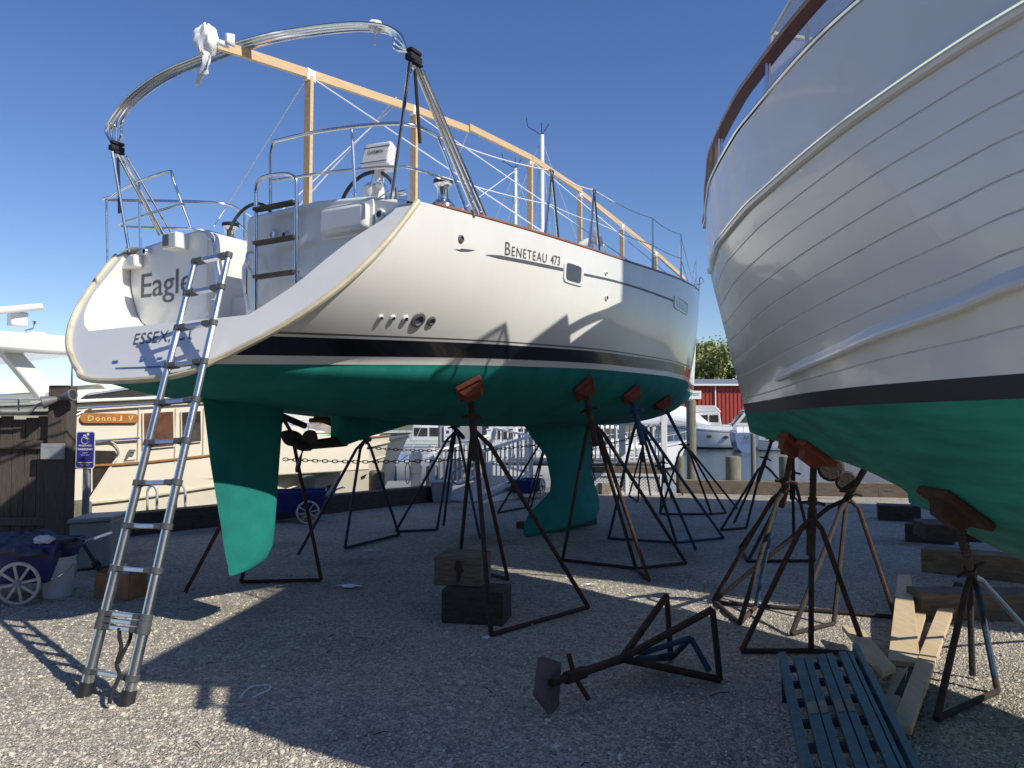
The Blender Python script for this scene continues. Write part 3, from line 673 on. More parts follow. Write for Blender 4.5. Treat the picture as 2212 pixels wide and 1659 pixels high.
# timber ridge frame standing on the yacht
fr = thing('ridge_frame', 'pale softwood ridge pole on upright studs running along the sailing yacht', 'wooden frame', SB.loc, SB.rz)
rp = [(445,88),(668,160),(895,236),(1010,279),(1145,345),(1252,415),(1343,486),(1415,545),(1478,602)]
RPN = [SB.at_x(x, y, 0) for x, y in rp]
for a, b_ in ((0,3),(3,5),(5,8)):
    A, B_ = RPN[a], RPN[b_]; off = Vector((.02 if a == 3 else 0, 0, .02 if a == 3 else 0))
    for i in range(a, b_):
        pass
    mb = MB()
    for i in range(a, b_): mb.bar(RPN[i]+off, RPN[i+1]+off+(RPN[i+1]-RPN[i])*.01, .038, .076)
    build('ridge_beam', mb, 'pine', fr, local=True)
for (px, py), f in zip(((668,160),(895,236),(1145,345),(1252,415),(1343,486),(1415,545)), (3.30,3.45,3.75,3.8,3.75,3.75)):
    t = SB.at_x(px, py+6, 0); mb = MB(); mb.bar(Vector((0,t.y,f-.1)), Vector((0,t.y,t.z)), .076, .038, up=(0,1,0)); build('stud', mb, 'pine', fr, local=True, bevel=.003)
    mb = MB(); mb.box((0,t.y,t.z+.01), (.06,.10,.10)); build('tie_strap', mb, 'white_cloth', fr, local=True)
def strap(a, b_, r=.008, nm='guy_line'):
    mb = MB(); mb.tube([a, b_], r, 6); build(nm, mb, 'white_paint', fr, local=True)
strap(RPN[1], F(488,448,-4.6), .005); strap(F(488,448,-4.6), F(462,490,-4.9), .005)
strap(RPN[1]+Vector((0,.02,-.02)), Vector((1.7,-3.3,3.3)), .006)
strap(RPN[2]+Vector((0,-.3,.02)), Vector((-1.5,-4.3,3.3)), .008); strap(RPN[2]+Vector((0,-.25,.0)), Vector((-1.2,-4.7,3.3)), .006)
strap(RPN[2]+Vector((0,.05,-.04)), Vector((1.75,-1.2,3.4)), .006); strap(RPN[4], Vector((1.7,.2,3.5)), .006); strap(RPN[4], Vector((-1.5,-2.6,3.3)), .006)
strap(RPN[5], Vector((1.4,2.2,3.7)), .006); strap(RPN[3]+Vector((0,0,-.05)), Vector((-1.75,-1.4,3.35)), .006)
# cloth wrapped round the aft end
mb = MB(); c = RPN[0]; rows = []
rr_ = random.Random(3)
for i in range(15):
    th = math.pi*i/14; row = []
    for j in range(22):
        a = 2*math.pi*j/22; k = 1+.16*math.sin(a*4+i*.5)+.05*math.sin(a*9-i)+.03*rr_.uniform(-1,1); row.append(c+Vector((.085*k*math.sin(th)*math.cos(a), .08*k*math.sin(th)*math.sin(a), -.115*k*math.cos(th)-.0)))
    rows.append(row)
mb.grid(rows, close=True)
rows = []
for i in range(13):
    q = i/12; w_ = .04+.12*q; rows.append([c+Vector((.02+.03*math.sin(q*4)+w_*k*.5, -.03-.02*math.cos(k*3+q*5), -.10-.22*q+.03*k*q)) for k in (-1,-.5,0,.5,1)])
mb.grid(rows)
rows = [[c+Vector((.06+.07*i/6*3.2, .05+.06*math.sin(i), .02-.03*i/6-.10*k*(.4+.6*i/6))) for k in (0,.5,1)] for i in range(7)]; mb.grid(rows)
mb.v = [tuple(SB.M @ Vector(v)) for v in mb.v]
solo('wrapped_cloth', 'crumpled white cloth knotted round the aft end of the timber ridge pole', 'cloth', mb, 'white_cloth', smooth=True, solid=.004)

# ================================================================== MOTOR YACHT ON THE RIGHT
KB = .725
PB = Frame(2.87*KB, 9.3*KB, -15, 1.6*(1-KB), KB)
mbt = thing('motor_yacht', 'large white motor yacht with grooved planked topsides looming over the right side', 'motor yacht', PB.loc, PB.rz); mbt.scale = (KB, KB, KB)
fw = ip([(0,0),(.7,.28),(1.5,.62),(2.5,1.08),(3.5,1.50),(4.5,1.77),(6,1.87),(10,1.80)])
frb = ip([(0,0),(.2,.10),(.5,.25),(.9,.47),(1.4,.74),(1.9,1.0),(2.4,1.26),(2.9,1.47),(3.4,1.65),(3.9,1.81),(4.6,1.95),(5.4,2.04),(7,2.06),(11,1.92)])
zk = ip([(-9,1.0),(-7,.78),(-5.5,.58),(-4.6,.50),(-3.9,.54),(-3.5,.61),(-3,.76),(-2.6,.96),(-1.9,1.17),(-.8,1.36),(0,1.50),(.2,1.6)])
sst = ip([(1.5,0),(1.72,.10),(1.84,.14),(2.5,.42),(3.1,.68),(3.65,.9),(4.3,1.02)])
zrb = ip([(-9,3.30),(-7,3.44),(-5.5,3.47),(-4,3.38),(-3.1,3.33),(-2.2,3.33),(-1,3.41),(0,3.5),(.9,3.62)])
zcp = ip([(-9,3.80),(-7,4.0),(-5,4.10),(-4,4.06),(-3,4.0),(-2,4.0),(-.5,4.10),(.9,4.25)])
zsp = ip([(-9,2.34),(-5.4,2.25),(-5,2.19),(-4.5,2.14),(-3.7,2.05),(-2.1,1.98),(.9,1.95)])
PEND = -6.4
def pside(z, s, d):
    """half breadth between the waterline and the rub rail"""
    t = min(1, max(0, (z-1.72)/(zrb(s)-1.72))); p = 1-.38*max(0, 1-d/4.5)
    return fw(d)+(frb(d)-fw(d))*t**p
prow = []; pm = []
def add_row(zf, m, inset=0, bul=False):
    s0 = 0
    for _ in range(30): s0 = sst(zf(s0))
    row = []
    for q in np.linspace(0,1,84):
        d = (s0-PEND)*q**1.5; s = s0-d; z = zf(s); x = frb(d)+.02*min(1,d)*((z-zrb(s))/.6) if bul else pside(z, s, d)
        k = min(1, max(0, (d-.22)/.12)); row.append(Vector((x-inset*k if d > 0 else 0, s, z)))
    prow.append(row); pm.append(m)
for u in np.linspace(0, .92, 11):
    row = []
    for q in np.linspace(0,1,84):
        d = (0+.1*u-PEND)*q**1.5; s = .1*u-d; row.append(Vector((fw(d)*u, s, zk(s)+(1.72-zk(s))*u**1.12)))
    prow.append(row); pm.append(1)
add_row(lambda s: 1.72, 2); add_row(lambda s: 1.84, 0)
def groove(f):
    add_row(lambda s: f(s)-.007, 3, 0); add_row(lambda s: f(s), 3, .005); add_row(lambda s: f(s)+.006, 0, 0)
groove(lambda s: 1.84+(zsp(s)-1.84)*.55 if s < -3.7 else 1.84+(zsp(s)-1.84)*.55)
add_row(lambda s: zsp(s), 0)
for k in range(1,7):
    add_row(lambda s, k=k: zsp(s)+(zrb(s)-zsp(s))*(k-.45)/7, 0); groove(lambda s, k=k: zsp(s)+(zrb(s)-zsp(s))*k/7)
add_row(lambda s: zrb(s), 0)
add_row(lambda s: zrb(s)+.01, 0, 0, True); add_row(lambda s: zrb(s)*.5+zcp(s)*.5, 0, 0, True); add_row(lambda s: zcp(s), 0, 0, True)
mb = MB(); mb.grid(prow, mrow=pm[:-1]); mb.grid([[Vector((-p.x,p.y,p.z)) for p in r] for r in prow], mrow=pm[:-1], flip=True)
mb.grid([[Vector((r[-1].x*k, r[-1].y, r[-1].z)) for k in np.linspace(-1,1,9)] for r in prow])
PBT = tree_of(mb)
ph = build('hull', mb, ['hull_white','antifoul_worn','boot_navy','groove'], mbt, local=True, smooth=True, recalc=False); ph.data.set_sharp_from_angle(angle=R(13))
def pb_px(px, py, off=0):
    d = PB.d(px, py).normalized(); h = PBT.ray_cast(PB.c, d)
    return (h[0]-d*off, h[1] if h[1].dot(d) < 0 else -h[1]) if h[0] else None
def pline(zf, out=0, n=70, d0=0.0, bul=False, d1=None):
    s0 = 0
    for _ in range(30): s0 = sst(zf(s0))
    res = []
    for q in np.linspace(0,1,n):
        d = d0+((d1 or (s0-PEND))-d0)*q**1.4; s = s0-d; z = zf(s); x = frb(d) if bul else pside(z, s, d); res.append(Vector((x+out, s, z)))
    return res
mir = lambda P: [Vector((-p.x, p.y, p.z)) for p in P]
for f, r, m, nm in ((zrb, .030, 'gelcoat', 'rub_rail'),):
    P = pline(f, .012); mb = MB(); mb.tube(mir(P)[::-1]+P, r, 8); rr0 = build(nm, mb, m, mbt, local=True, smooth=True)
    mb = MB(); P = pline(lambda s: f(s)+.022, .034); mb.tube(mir(P)[::-1]+P, .011, 6); build('rub_strake', mb, 'steel', rr0, local=True, smooth=True)
P = pline(zcp, .02, bul=True); mb = MB(); mb.tube(mir(P)[::-1]+P, .022, 8); build('cap_rail', mb, 'steel', mbt, local=True, smooth=True)
# spray rails
for sd in (1,-1):
    P = pline(zsp, 0, 110, 2.35); rows = []
    for i, p in enumerate(P):
        k = min(1, i/9); q = Vector((sd*p.x, p.y, p.z)); rows.append([q+Vector((sd*(a*(.35+.65*k)), 0, b_*k)) for a, b_ in ((-.02,.13),(.006,.10),(.062,.02),(.068,.0),(.06,-.015),(-.03,-.01))])
    mb = MB(); mb.grid(rows, flip=sd > 0); mb.f.append(tuple(range(6))); mb.m.append(0); sr_ = build('spray_rail', mb, 'hull_white', mbt, local=True, smooth=True); sr_.data.set_sharp_from_angle(angle=R(12))
# keel
mb = MB(); kp = [(-2.55,1.1),(-2.58,.90),(-2.9,.84),(-3.3,.74),(-3.9,.62),(-4.6,.56),(-4.9,.60),(-5.1,.85),(-5.1,1.0)]
mb.prism([Vector((-.07,s,z)) for s, z in kp], (.14,0,0)); build('keel', mb, 'antifoul_worn', mbt, local=True, bevel=.02)
# decks, house, clear screens
mb = MB(); rows = []
for s in np.linspace(.8, PEND, 30):
    d = .9-s; b_ = max(.0, frb(d)-.03); rows.append([Vector((b_*k, s, zrb(s)+.12+.05*(1-k*k))) for k in np.linspace(-1,1,9)])
mb.grid(rows); build('deck', mb, 'gelcoat_deck', mbt, local=True)
mb = MB(); rows = []
for s, w_, z in ((-2.1,.75,3.7),(-2.5,1.0,4.05),(-3.2,1.25,4.2),(-5.4,1.35,4.25),(-5.5,1.3,3.6)):
    rows.append([Vector((x*w_, s, 3.45+(z-3.45)*h)) for x, h in ((-1.08,0),(-1.0,.8),(-.9,1),(0,1.06),(.9,1),(1.0,.8),(1.08,0))])
mb.grid(rows); build('coachroof', mb, 'gelcoat', mbt, local=True, smooth=True)
c0 = PB.at_x(1667, 72, -1.05); c1 = PB.at_x(1668, 180, -1.05)
yA = c0.y; zA = c0.z; sc_ = thing  # forward top corner of the clear enclosure
en = MB(); zt = zA+.35; zb_ = 4.15
cor = [Vector((-1.05,yA,zA)), Vector((-1.15,yA-1.0,zt)), Vector((1.15,yA-1.0,zt)), Vector((1.05,yA,zA))]
bas = [Vector((-1.12,yA+.12,zb_)), Vector((-1.25,yA-1.5,zb_)), Vector((1.25,yA-1.5,zb_)), Vector((1.12,yA+.12,zb_))]
en.add([bas[0],bas[3],cor[3],cor[0]], [(0,1,2,3)]); en.add([bas[0],cor[0],cor[1],bas[1]], [(0,1,2,3)]); en.add([bas[3],cor[3],cor[2],bas[2]], [(0,1,2,3)])
en.add([cor[0],cor[3],cor[2],cor[1]], [(0,1,2,3)])
eo = build('clear_enclosure', en, 'clear_vinyl', mbt, local=True, recalc=False)
mb = MB()
for a, b_ in ((cor[0],cor[3]),(cor[0],bas[0]),(cor[3],bas[3]),(cor[0],cor[1]),(cor[3],cor[2]),(cor[1],bas[1]),(bas[0],bas[1]),(bas[0].lerp(bas[1],.5),cor[0].lerp(cor[1],.6))): mb.tube([a, b_], .02, 6)
build('enclosure_frame', mb, 'gelcoat', eo, local=True)
def pw(x, y, z): return PB.I @ Vector((x, y, z))
mb = MB(); mb.hexa([pw(*v) for v in ((2.08,1.75,4.5),(3.9,1.4,4.5),(3.85,5.6,4.5),(2.5,5.6,4.5),(2.08,1.75,4.62),(3.9,1.4,4.62),(3.85,5.6,4.62),(2.5,5.6,4.62))]); ht = build('hard_top', mb, 'gelcoat', mbt, local=True, bevel=.04)  # unseen top, shaped and placed to cast the shade on the gravel
for x, y in ((2.6,2.6),(3.5,2.4),(2.9,5.2),(3.6,5.2)): mb = MB(); mb.tube([pw(x,y,4.5), pw(x,y,2.9)], .04, 8); build('top_post', mb, 'steel', ht, local=True)
# teak hand rail on stanchions
hz_ = ip([(0,.04),(.5,.10),(1.2,.2),(2.5,.27),(11,.27)])
def railpt(d):
    s = .98-d; return Vector((frb(max(0,d-.02))+.015, s, zcp(s)+hz_(d)))
P = [railpt(d) for d in np.linspace(0.02,7.3,70)]
mb = MB(); rows = [[p+Vector((a,0,b_)) for a, b_ in ((-.055,-.018),(.055,-.018),(.062,0),(.055,.018),(-.055,.018),(-.062,0))] for p in P]; mb.grid([r+[r[0]] for r in rows])
ro = build('hand_rail', mb, 'teak', mbt, local=True, smooth=True)
mb = MB(); mb.grid([[Vector((-v.x,v.y,v.z)) for v in r+[r[0]]] for r in rows]); build('hand_rail', mb, 'teak', mbt, local=True, smooth=True)
for sd in (1,-1):
    for d in (1.5,2.95,4.35,5.8,7.1):
        p = railpt(d); p.x *= sd; mb = MB(); mb.tube([p+Vector((0,0,-.01)), Vector((p.x, p.y, zcp(p.y)))], .02, 10); build('rail_stanchion', mb, 'steel', mbt, local=True, smooth=True)

# ================================================================== BOAT STANDS
def stand(label, apex, feet, pad=None, nrm=None, m='rust', mleg=None, bars=((0,1),(1,2)), handle=.5, pad_m='pad_orange', group='steel boat stands', low=.02, padsz=.23):
    apex = Vector(apex); feet = [Vector(f) for f in feet]; c = sum(feet, Vector())/len(feet)
    t = thing('boat_stand', label, 'boat stand', (c.x, c.y, 0), 0, group); mleg = mleg or [m]*len(feet)
    pd = Vector(pad) if pad is not None else apex+Vector((0,0,.25))
    pb_ = pd-(Vector(nrm).normalized()*-.05 if nrm is not None else Vector((0,0,0)))
    mb = MB(); d = (pd-apex).normalized(); mb.tube([apex-d*.30, apex+d*.05], .033, 10); mb.tube([apex, pd], .024, 10); build('pole', mb, m, t, smooth=True)
    hp = apex+d*.10; sdv = d.cross(Vector((.3,1,0))).normalized(); mb = MB(); mb.tube([hp-sdv*.09-d*.02, hp, hp+sdv*.09-d*.02], .013, 6); mb.tube([hp-d*.03, hp+d*.03], .036, 8); build('screw_handle', mb, m, t, smooth=True)
    for i, f in enumerate(feet):
        k = apex.lerp(f, .10)+((f-apex)*Vector((1,1,0))).normalized()*.045; mb = MB(); mb.tube([apex-Vector((0,0,.02)), k, f+Vector((0,0,low))], .0195, 8); build('leg', mb, mleg[i], t, smooth=True)
    for a, b_ in bars:
        mb = MB(); mb.tube([feet[a]+Vector((0,0,low)), feet[b_]+Vector((0,0,low))], .018, 8); build('base_bar', mb, m, t, smooth=True)
    mb = MB(); nth = 9
    for i_ in range(nth): q_ = apex.lerp(pd, .35+.5*i_/nth); mb.tube([q_-d*.004, q_+d*.004], .0275, 8)
    build('screw_thread', mb, 'rust_dark', t)
    if pad is not None:
        n = Vector(nrm).normalized(); q = Vector((0,0,1)).rotation_difference(n).to_matrix()
        mb = MB(); mb.box(pd+n*-.0, (padsz,padsz*.95,.045), q); pt = build('pad', mb, pad_m, t, bevel=.012)
        mb = MB(); mb.hexa([pd+q @ Vector(v) for v in ((-.06,-.05,-.09),(.06,-.05,-.09),(.06,.05,-.09),(-.06,.05,-.09),(-.10,-.07,-.02),(.10,-.07,-.02),(.10,.07,-.02),(-.10,.07,-.02))]); build('pad_bracket', mb, pad_m, pt)
    return t
def on_sb(px, py):
    h = sb_px(px, py); p = SB.M @ h[0]; n = SB.M.to_3x3() @ h[1]; return p+n*.03, -n
def on_pb(px, py):
    h = pb_px(px, py); p = PB.M @ h[0]; n = PB.M.to_3x3() @ h[1]; return p+n*.03, -n
p, n = on_sb(1012, 834)
stand('rusty red stand under the sailing yacht, beside the two stacked timber blocks', W(1022,922,p.y+.1), [G(1061,1376), G(1271,1316), G(1097,1255), G(992,1228)], p, n, 'rust', ['rust_dark','rust','rust_red','rust_dark'], ((0,1),(2,3)))
p, n = on_sb(1258, 836)
stand('rusty stand with an orange pad just in front of the sailing yacht keel fin', W(1275,902,p.y-.15), [G(1215,1213), G(1402,1258), G(1482,1220), G(1374,1232)], p, n, 'rust', ['rust_dark','rust','rust_dark','rust_dark'], ((0,3),(3,1),(3,2)))
p, n = on_sb(1360, 848)
stand('blue painted stand with its pad in shade behind the keel of the sailing yacht', W(1376,905,p.y-.1), [G(1315,1166), G(1461,1175), G(1503,1190), G(1563,1165)], p, n, 'steel_blue', ['steel_blue','rust_blue','steel_blue','steel_blue'], ((0,1),(1,3)))
p, n = on_sb(1428, 866)
stand('dark rusty stand under the bow of the sailing yacht, nearest the sea wall', W(1478,962,13.6), [G(1426,1113), G(1537,1113), G(1568,1110), G(1592,1100)], p, n, 'rust_dark', None, ((0,1),(1,2)))
p = SB.M @ Vector((-.42,-4.3,1.63))
stand('thin blue-grey stand between the propeller and the far side of the sailing yacht', W(790,946,10.0), [G(644,1202), G(745,1187), G(862,1158)], p, (0,0,-1), 'rust_blue', ['rust_blue','steel_blue','rust_blue'], ((1,2),))
p = SB.M @ Vector((-1.35,-1.2,1.87))
stand('blue-grey stand on the far side of the sailing yacht in front of the grey shed', W(985,928,11.4), [G(855,1151), G(944,1147), G(958,1138), G(1037,1167)], p, (.3,.2,-1), 'rust_blue', ['rust_blue','steel_blue','rust_blue','steel_blue'], ((0,1),))
p = SB.M @ Vector((-.9,2.4,2.0))
stand('dark stand on the far side of the keel, by the foot of the white ramp', W(1186,935,14.0), [G(1075,1110), G(1148,1096), G(1140,1092)], p, (.3,.2,-1), 'rust_dark', None, ((0,1),))
p = SB.M @ Vector((-1.05,-5.1,1.95))
stand('orange rusted stand behind the green rudder', W(612,900,7.8), [G(400,1284), G(521,1261), G(694,1257)], p, (.3,.2,-1), 'rust_red', ['rust_red','rust_red','rust'], ((1,2),))
stand('small far stand standing on the gravel before the white lattice', W(1388,968,15.9), [G(1359,1072), G(1378,1086), G(1405,1072)], None, None, 'rust_dark', None, ((0,1),))
stand('dark stand with a bent leg lying near the tall piling', W(1433,1010,15.2), [G(1426,1112), G(1450,1078), G(1475,1070)], None, None, 'rust_dark', None, ())
# under the motor yacht
stand('spare padless stand standing free between the two yachts', W(1650,1002,12.1), [G(1557,1148), G(1586,1132), G(1612,1143), G(1733,1095)], W(1667,952,12.1), (0,0,-1), 'rust_dark', None, ((0,2),), padsz=.08)
p, n = on_pb(1718, 955)
stand('stand with one leg painted bright blue under the motor yacht bow', W(1696,1052,6.5), [G(1541,1301), G(1598,1352), G(1632,1317)], p, n, 'rust', ['rust','rust_dark','steel_blue'], ((0,1),(1,2)))
stand('darkest stand, free standing behind the one with the blue leg', W(1712,1035,9.4), [G(1598,1187), G(1616,1216), G(1760,1215), G(1715,1165)], W(1712,978,9.2), (0,0,-1), 'rust_dark', None, ((1,2),(0,1)))
p, n = on_pb(1762, 975)
stand('tall rust red stand with a wide orange pad under the motor yacht', W(1754,1112,p.y-.02), [G(1602,1412), G(1752,1412), G(1872,1420)], p, n, 'rust', ['rust_red','rust','rust_red'], ((0,1),(1,2)), padsz=.29)
stand('dark stand with its pad tilted edge-on, right of the tall rust red one', W(1833,1072,6.6), [G(1934,1338), G(1710,1375), G(1801,1352), G(1541,1305)], PB.M @ Vector((.45,-1.6,1.34)), (-.4,.1,-1), 'rust_dark', ['rust','rust_dark','rust_dark','rust_dark'], ((0,3),(1,2)), pad_m='rust_dark')
p, n = on_pb(2068, 1090)
stand('stand with a red pad and blue feet at the right edge, nearest the camera', W(2098,1238,4.95), [G(2023,1561), G(2101,1466), G(2155,1500), G(2235,1385)], p, n, 'rust_dark', ['rust','rust_dark','rust_blue','rust_blue'], ((0,2),), pad_m='rust_red', padsz=.30)
# dark round rubber bumpers by the forefoot
for px, py, r in ((1795,1012,.108),(1828,1040,.088)):
    c = W(px, py, 6.35); mb = MB(); mb.lathe([(0,-.03),(r*.8,-.03),(r,0),(r*.8,.03),(.02,.03),(0,.03)], c, 18, (-.3,-1,.1)); solo('anode_disc', 'dark round disc hanging under the motor yacht forefoot, %s' % ('larger and further left' if r > .10 else 'smaller and further right'), 'disc', mb, 'rust_dark', smooth=True, group='round discs under the motor yacht')

# fallen stand
ft = thing('fallen_boat_stand', 'rusty stand lying on its side on the gravel with its square pad facing the camera', 'boat stand', G(1345,1440), 0)
J = W(1343,1423,4.78); padc = W(1178,1480,4.28); F1 = G(1555,1468,.02); F2 = G(1449,1421,.02); U1 = W(1539,1316,4.85); U2 = W(1440,1287,5.27)
mb = MB(); mb.tube([padc+(J-padc).normalized()*.05, J], [.022,.027], 10); build('pole', mb, 'rust', ft, smooth=True)
for f in (F1, U1, U2): mb = MB(); mb.tube([J, f], .0235, 8); build('leg', mb, 'rust', ft, smooth=True)
mb = MB(); mb.tube([J+Vector((.1,0,0)), F2], .02, 8); build('leg', mb, 'rust_blue', ft, smooth=True)
for a, b_ in ((U1,F1),(U2,F2)): mb = MB(); mb.bar(a, b_, .045, .03); build('base_bar', mb, 'rust_dark', ft)
hp = W(1240,1459,4.45); mb = MB(); mb.tube([hp+Vector((-.03,0,.12)), hp, hp+Vector((.08,-.05,-.12))], .014, 8); mb.tube([hp.lerp(J,-.15), hp.lerp(J,.2)], .036, 8); build('screw_handle', mb, 'rust_red', ft, smooth=True)
ax = (J-padc).normalized(); P4 = [W(1160,1420,4.38), W(1203,1434,4.50), W(1197,1530,4.33), W(1184,1546,4.25), W(1150,1502,4.20)]
mb = MB(); mb.prism(P4, ax*.045); build('pad', mb, 'pad_face', ft, bevel=.006)
ft2 = thing('bent_pipe_brace', 'small blue pipe brace lying inside the legs of the fallen stand', 'pipe brace', G(1450,1420), 0)
A = W(1381,1413,4.95); B_ = W(1492,1378,5.05)
for a, b_, m in ((A,B_,'steel_blue'),(B_,W(1533,1450,4.98),'rust_blue'),(B_,W(1452,1420,5.15),'rust_blue'),(A+Vector((0,.03,-.06)),W(1450,1413,5.1),'steel_blue')): mb = MB(); mb.tube([a, b_], .019, 8); build('pipe', mb, m, ft2, smooth=True)

# timber blocks
def block(name, label, p0, p1, depth, h, z0, m, dirn=(.15,1,0), marks=False, grp=None, cat='timber block'):
    p0 = Vector(p0); p1 = Vector(p1); d = Vector(dirn); d = d-(p1-p0).normalized()*d.dot((p1-p0).normalized()); d = d.normalized()*depth
    V = [p0, p1, p1+d, p0+d]; V = [Vector((v.x, v.y, z0)) for v in V]+[Vector((v.x, v.y, z0+h)) for v in V]
    mb = MB(); mb.hexa(V); o = solo(name, label, cat, mb, m, bevel=.008, group=grp); return o
block('timber_block', 'dark grey timber block on the gravel, the lower of the stacked pair', G(953,1346), G(1087,1353), .34, .265, 0, 'timber_dark', grp='stacked timber blocks')
o = block('timber_block', 'lighter timber block with a red paint smear, the upper of the stacked pair', G(937,1265,.266), G(1039,1269,.266), .40, .235, .268, 'timber_grey', grp='stacked timber blocks')
c0 = G(937,1265,.266); c1 = G(1039,1269,.266); tt = (c1-c0).normalized(); nn = Vector((tt.y,-tt.x,0)); mb = MB()
q = lambda u, v: c0+(c1-c0)*u+Vector((0,0,v*.235))+nn*.0035
mb.add([q(a, b_) for a, b_ in ((.46,.92),(.58,.90),(.60,.66),(.64,.55),(.58,.42),(.56,.22),(.50,.12),(.47,.3),(.50,.5),(.44,.62))], [tuple(range(10))])
bm = build('paint_mark', mb, 'rust_red', o); 
# cribbing under the motor yacht
def wb(name, label, pts, z0, h, m, dep=.25, dirn=(.2,1,0), grp='timber cribbing under the motor yacht'):
    return block(name, label, G(*pts[0], z0), G(*pts[1], z0), dep, h, z0, m, dirn, grp=grp)
wb('crib_timber', 'bottom cribbing beam at the right edge with its lower half in sun', ((1992,1340),(2330,1345)), 0, .22, 'timber_grey', .28)
wb('crib_timber', 'second cribbing beam up, behind the red padded stand', ((1990,1236),(2330,1275)), .225, .22, 'timber_grey', .26)
wb('crib_timber', 'upper cribbing beam touching the green keel', ((1998,1168),(2330,1180)), .45, .16, 'timber_dark', .5)
wb('crib_timber', 'far cribbing block in the shade, left of the others', ((1897,1124),(1990,1128)), 0, .25, 'timber_dark', .4)
wb('crib_timber', 'lower far cribbing block with one sunlit end', ((1955,1170),(2060,1178)), 0, .24, 'timber_dark', .3)

# lumber boards
def board(label, pts, z, th, m='pine_board', z2=None):
    P = [G(x, y, z if z2 is None else z+(z2-z)*i_) for (x, y), i_ in zip(pts, (0,0,1,1))]; mb = MB(); mb.prism(P, (0,0,-th)); return solo('lumber_board', label, 'board', mb, m, group='loose softwood boards', bevel=.003)
board('softwood board leaning up against the others with its upper end in shade', [(1918,1425),(1988,1432),(1968,1242),(1940,1240)], .09, .035, z2=.20)
board('sunlit softwood board lying nearest the red padded stand', [(1926,1560),(1968,1572),(2062,1310),(2028,1308)], .10, .04)
board('short sunlit softwood board beside the longest one', [(1955,1470),(1985,1385),(2003,1315),(1975,1312)], .06, .035)
board('long softwood board in shade lying under the sunlit ones towards the camera', [(1900,1560),(1925,1575),(1965,1440),(1935,1430)], .05, .038)
board('softwood board lying crosswise from the tall rusty stand to the pile', [(1905,1452),(1935,1440),(1865,1360),(1818,1350)], .13, .035)
board('dark board slanting between the paler boards', [(1930,1500),(1947,1505),(2080,1260),(2062,1256)], .05, .04, 'timber_dark', z2=.12)  # dark timber board laid across the pale ones

# teal slatted plank
bt = thing('slatted_staging', 'teal painted slatted metal staging lying in the foreground, splashed with tan paint', 'staging', G(1840,1540), 0)
zt_ = .24
TL, TR, BL, BR = G(1682,1408,zt_), G(1853,1388,zt_), G(1742,1690,zt_), G(2010,1690,zt_)
def quad(u, v, dz=0): return TL.lerp(TR, u).lerp(BL.lerp(BR, u), v)+Vector((0,0,dz))
segs = [(0,.085),(.16,.27),(.285,.37),(.44,.54),(.555,.64),(.71,.81),(.825,.87),(.925,1.0)]
for i, (a, b_) in enumerate(segs):
    ext = .0 if 0 < i < 7 else -.0; v0 = .075 if 0 < i < 7 else 0
    mb = MB(); mb.prism([quad(a,1), quad(b_,1), quad(b_,v0), quad(a,v0)], (0,0,-.03 if 0 < i < 7 else -.07)); so_ = build('slat' if 0 < i < 7 else 'side_rail', mb, 'bench_teal', bt, bevel=.004)
    if i in (1,2,3,4):
        mb = MB(); mb.add([quad(a+.005,.60,.0025), quad(b_-.005,.595,.0025), quad(b_-.01,.50,.0025), quad(a+.01,.515,.0025)], [(0,1,2,3)]); build('paint_splash', mb, 'paint_splash', so_, recalc=False)
for v in (.10,.26,.42,.58,.74,.9):
    mb = MB(); mb.prism([quad(.05,v+.025,-.032), quad(.95,v+.025,-.032), quad(.95,v,-.032), quad(.05,v,-.032)], (0,0,-.03)); build('cross_bar', mb, 'bench_dark', bt)
for v in (.1, .9):
    for u in (.04, .96):
        p = quad(u, v, -.06); mb = MB(); mb.tube([p, Vector((p.x, p.y, 0))], .016, 8); build('leg', mb, 'bench_dark', bt)

# ================================================================== TELESCOPIC LADDER
FL, FR = G(181,1503), G(273,1522); TLd, TRd = W(421,566,5.22), W(494,551,5.15)
lt = thing('telescopic_ladder', 'silver telescopic ladder leaning against the stern of the sailing yacht', 'ladder', (FL+FR)/2, 0)
pyL = [1449,1352,1338,1324,1228,1136,1044,957,871,791,709,634,566]
dirL = [(x, y) for x, y in ((181,1503),(421,566))]
def on(a, b_, py):                                         # point of the 3-D line a-b seen at picture height py
    lo_, hi_ = 0.0, 1.0
    for _ in range(40):
        md = (lo_+hi_)/2; p = a.lerp(b_, md)-CO; yy = (p.z*math.cos(PITCH)-p.y*math.sin(PITCH))/(p.y*math.cos(PITCH)+p.z*math.sin(PITCH)); q = 829.5-FP*yy
        if q > py: lo_ = md
        else: hi_ = md
    return (lo_+hi_)/2
ts = [on(FL, TLd, y) for y in pyL]; n_ = len(ts)
for a, b_, nm in ((FL, TLd, 0), (FR, TRd, 1)):
    d = (b_-a).normalized(); prev = .02; mb = MB()
    for i, t in enumerate(ts):
        r = .034-.0013*i; mb.tube([a.lerp(b_, prev), a.lerp(b_, t)], r, 14)
        if i > 3: q = (prev+t)/2; mb.tube([a.lerp(b_, q-.001), a.lerp(b_, q+.001)], r+.001, 14)
        prev = t
    build('ladder_rail', mb, 'aluminium', lt, smooth=True)
    mb = MB(); mb.tube([a-d*.005, a+d*.075], .042, 14); build('rubber_foot', mb, 'black_plastic', lt, smooth=True)
fwd = (FR-FL).cross(TLd-FL).normalized()
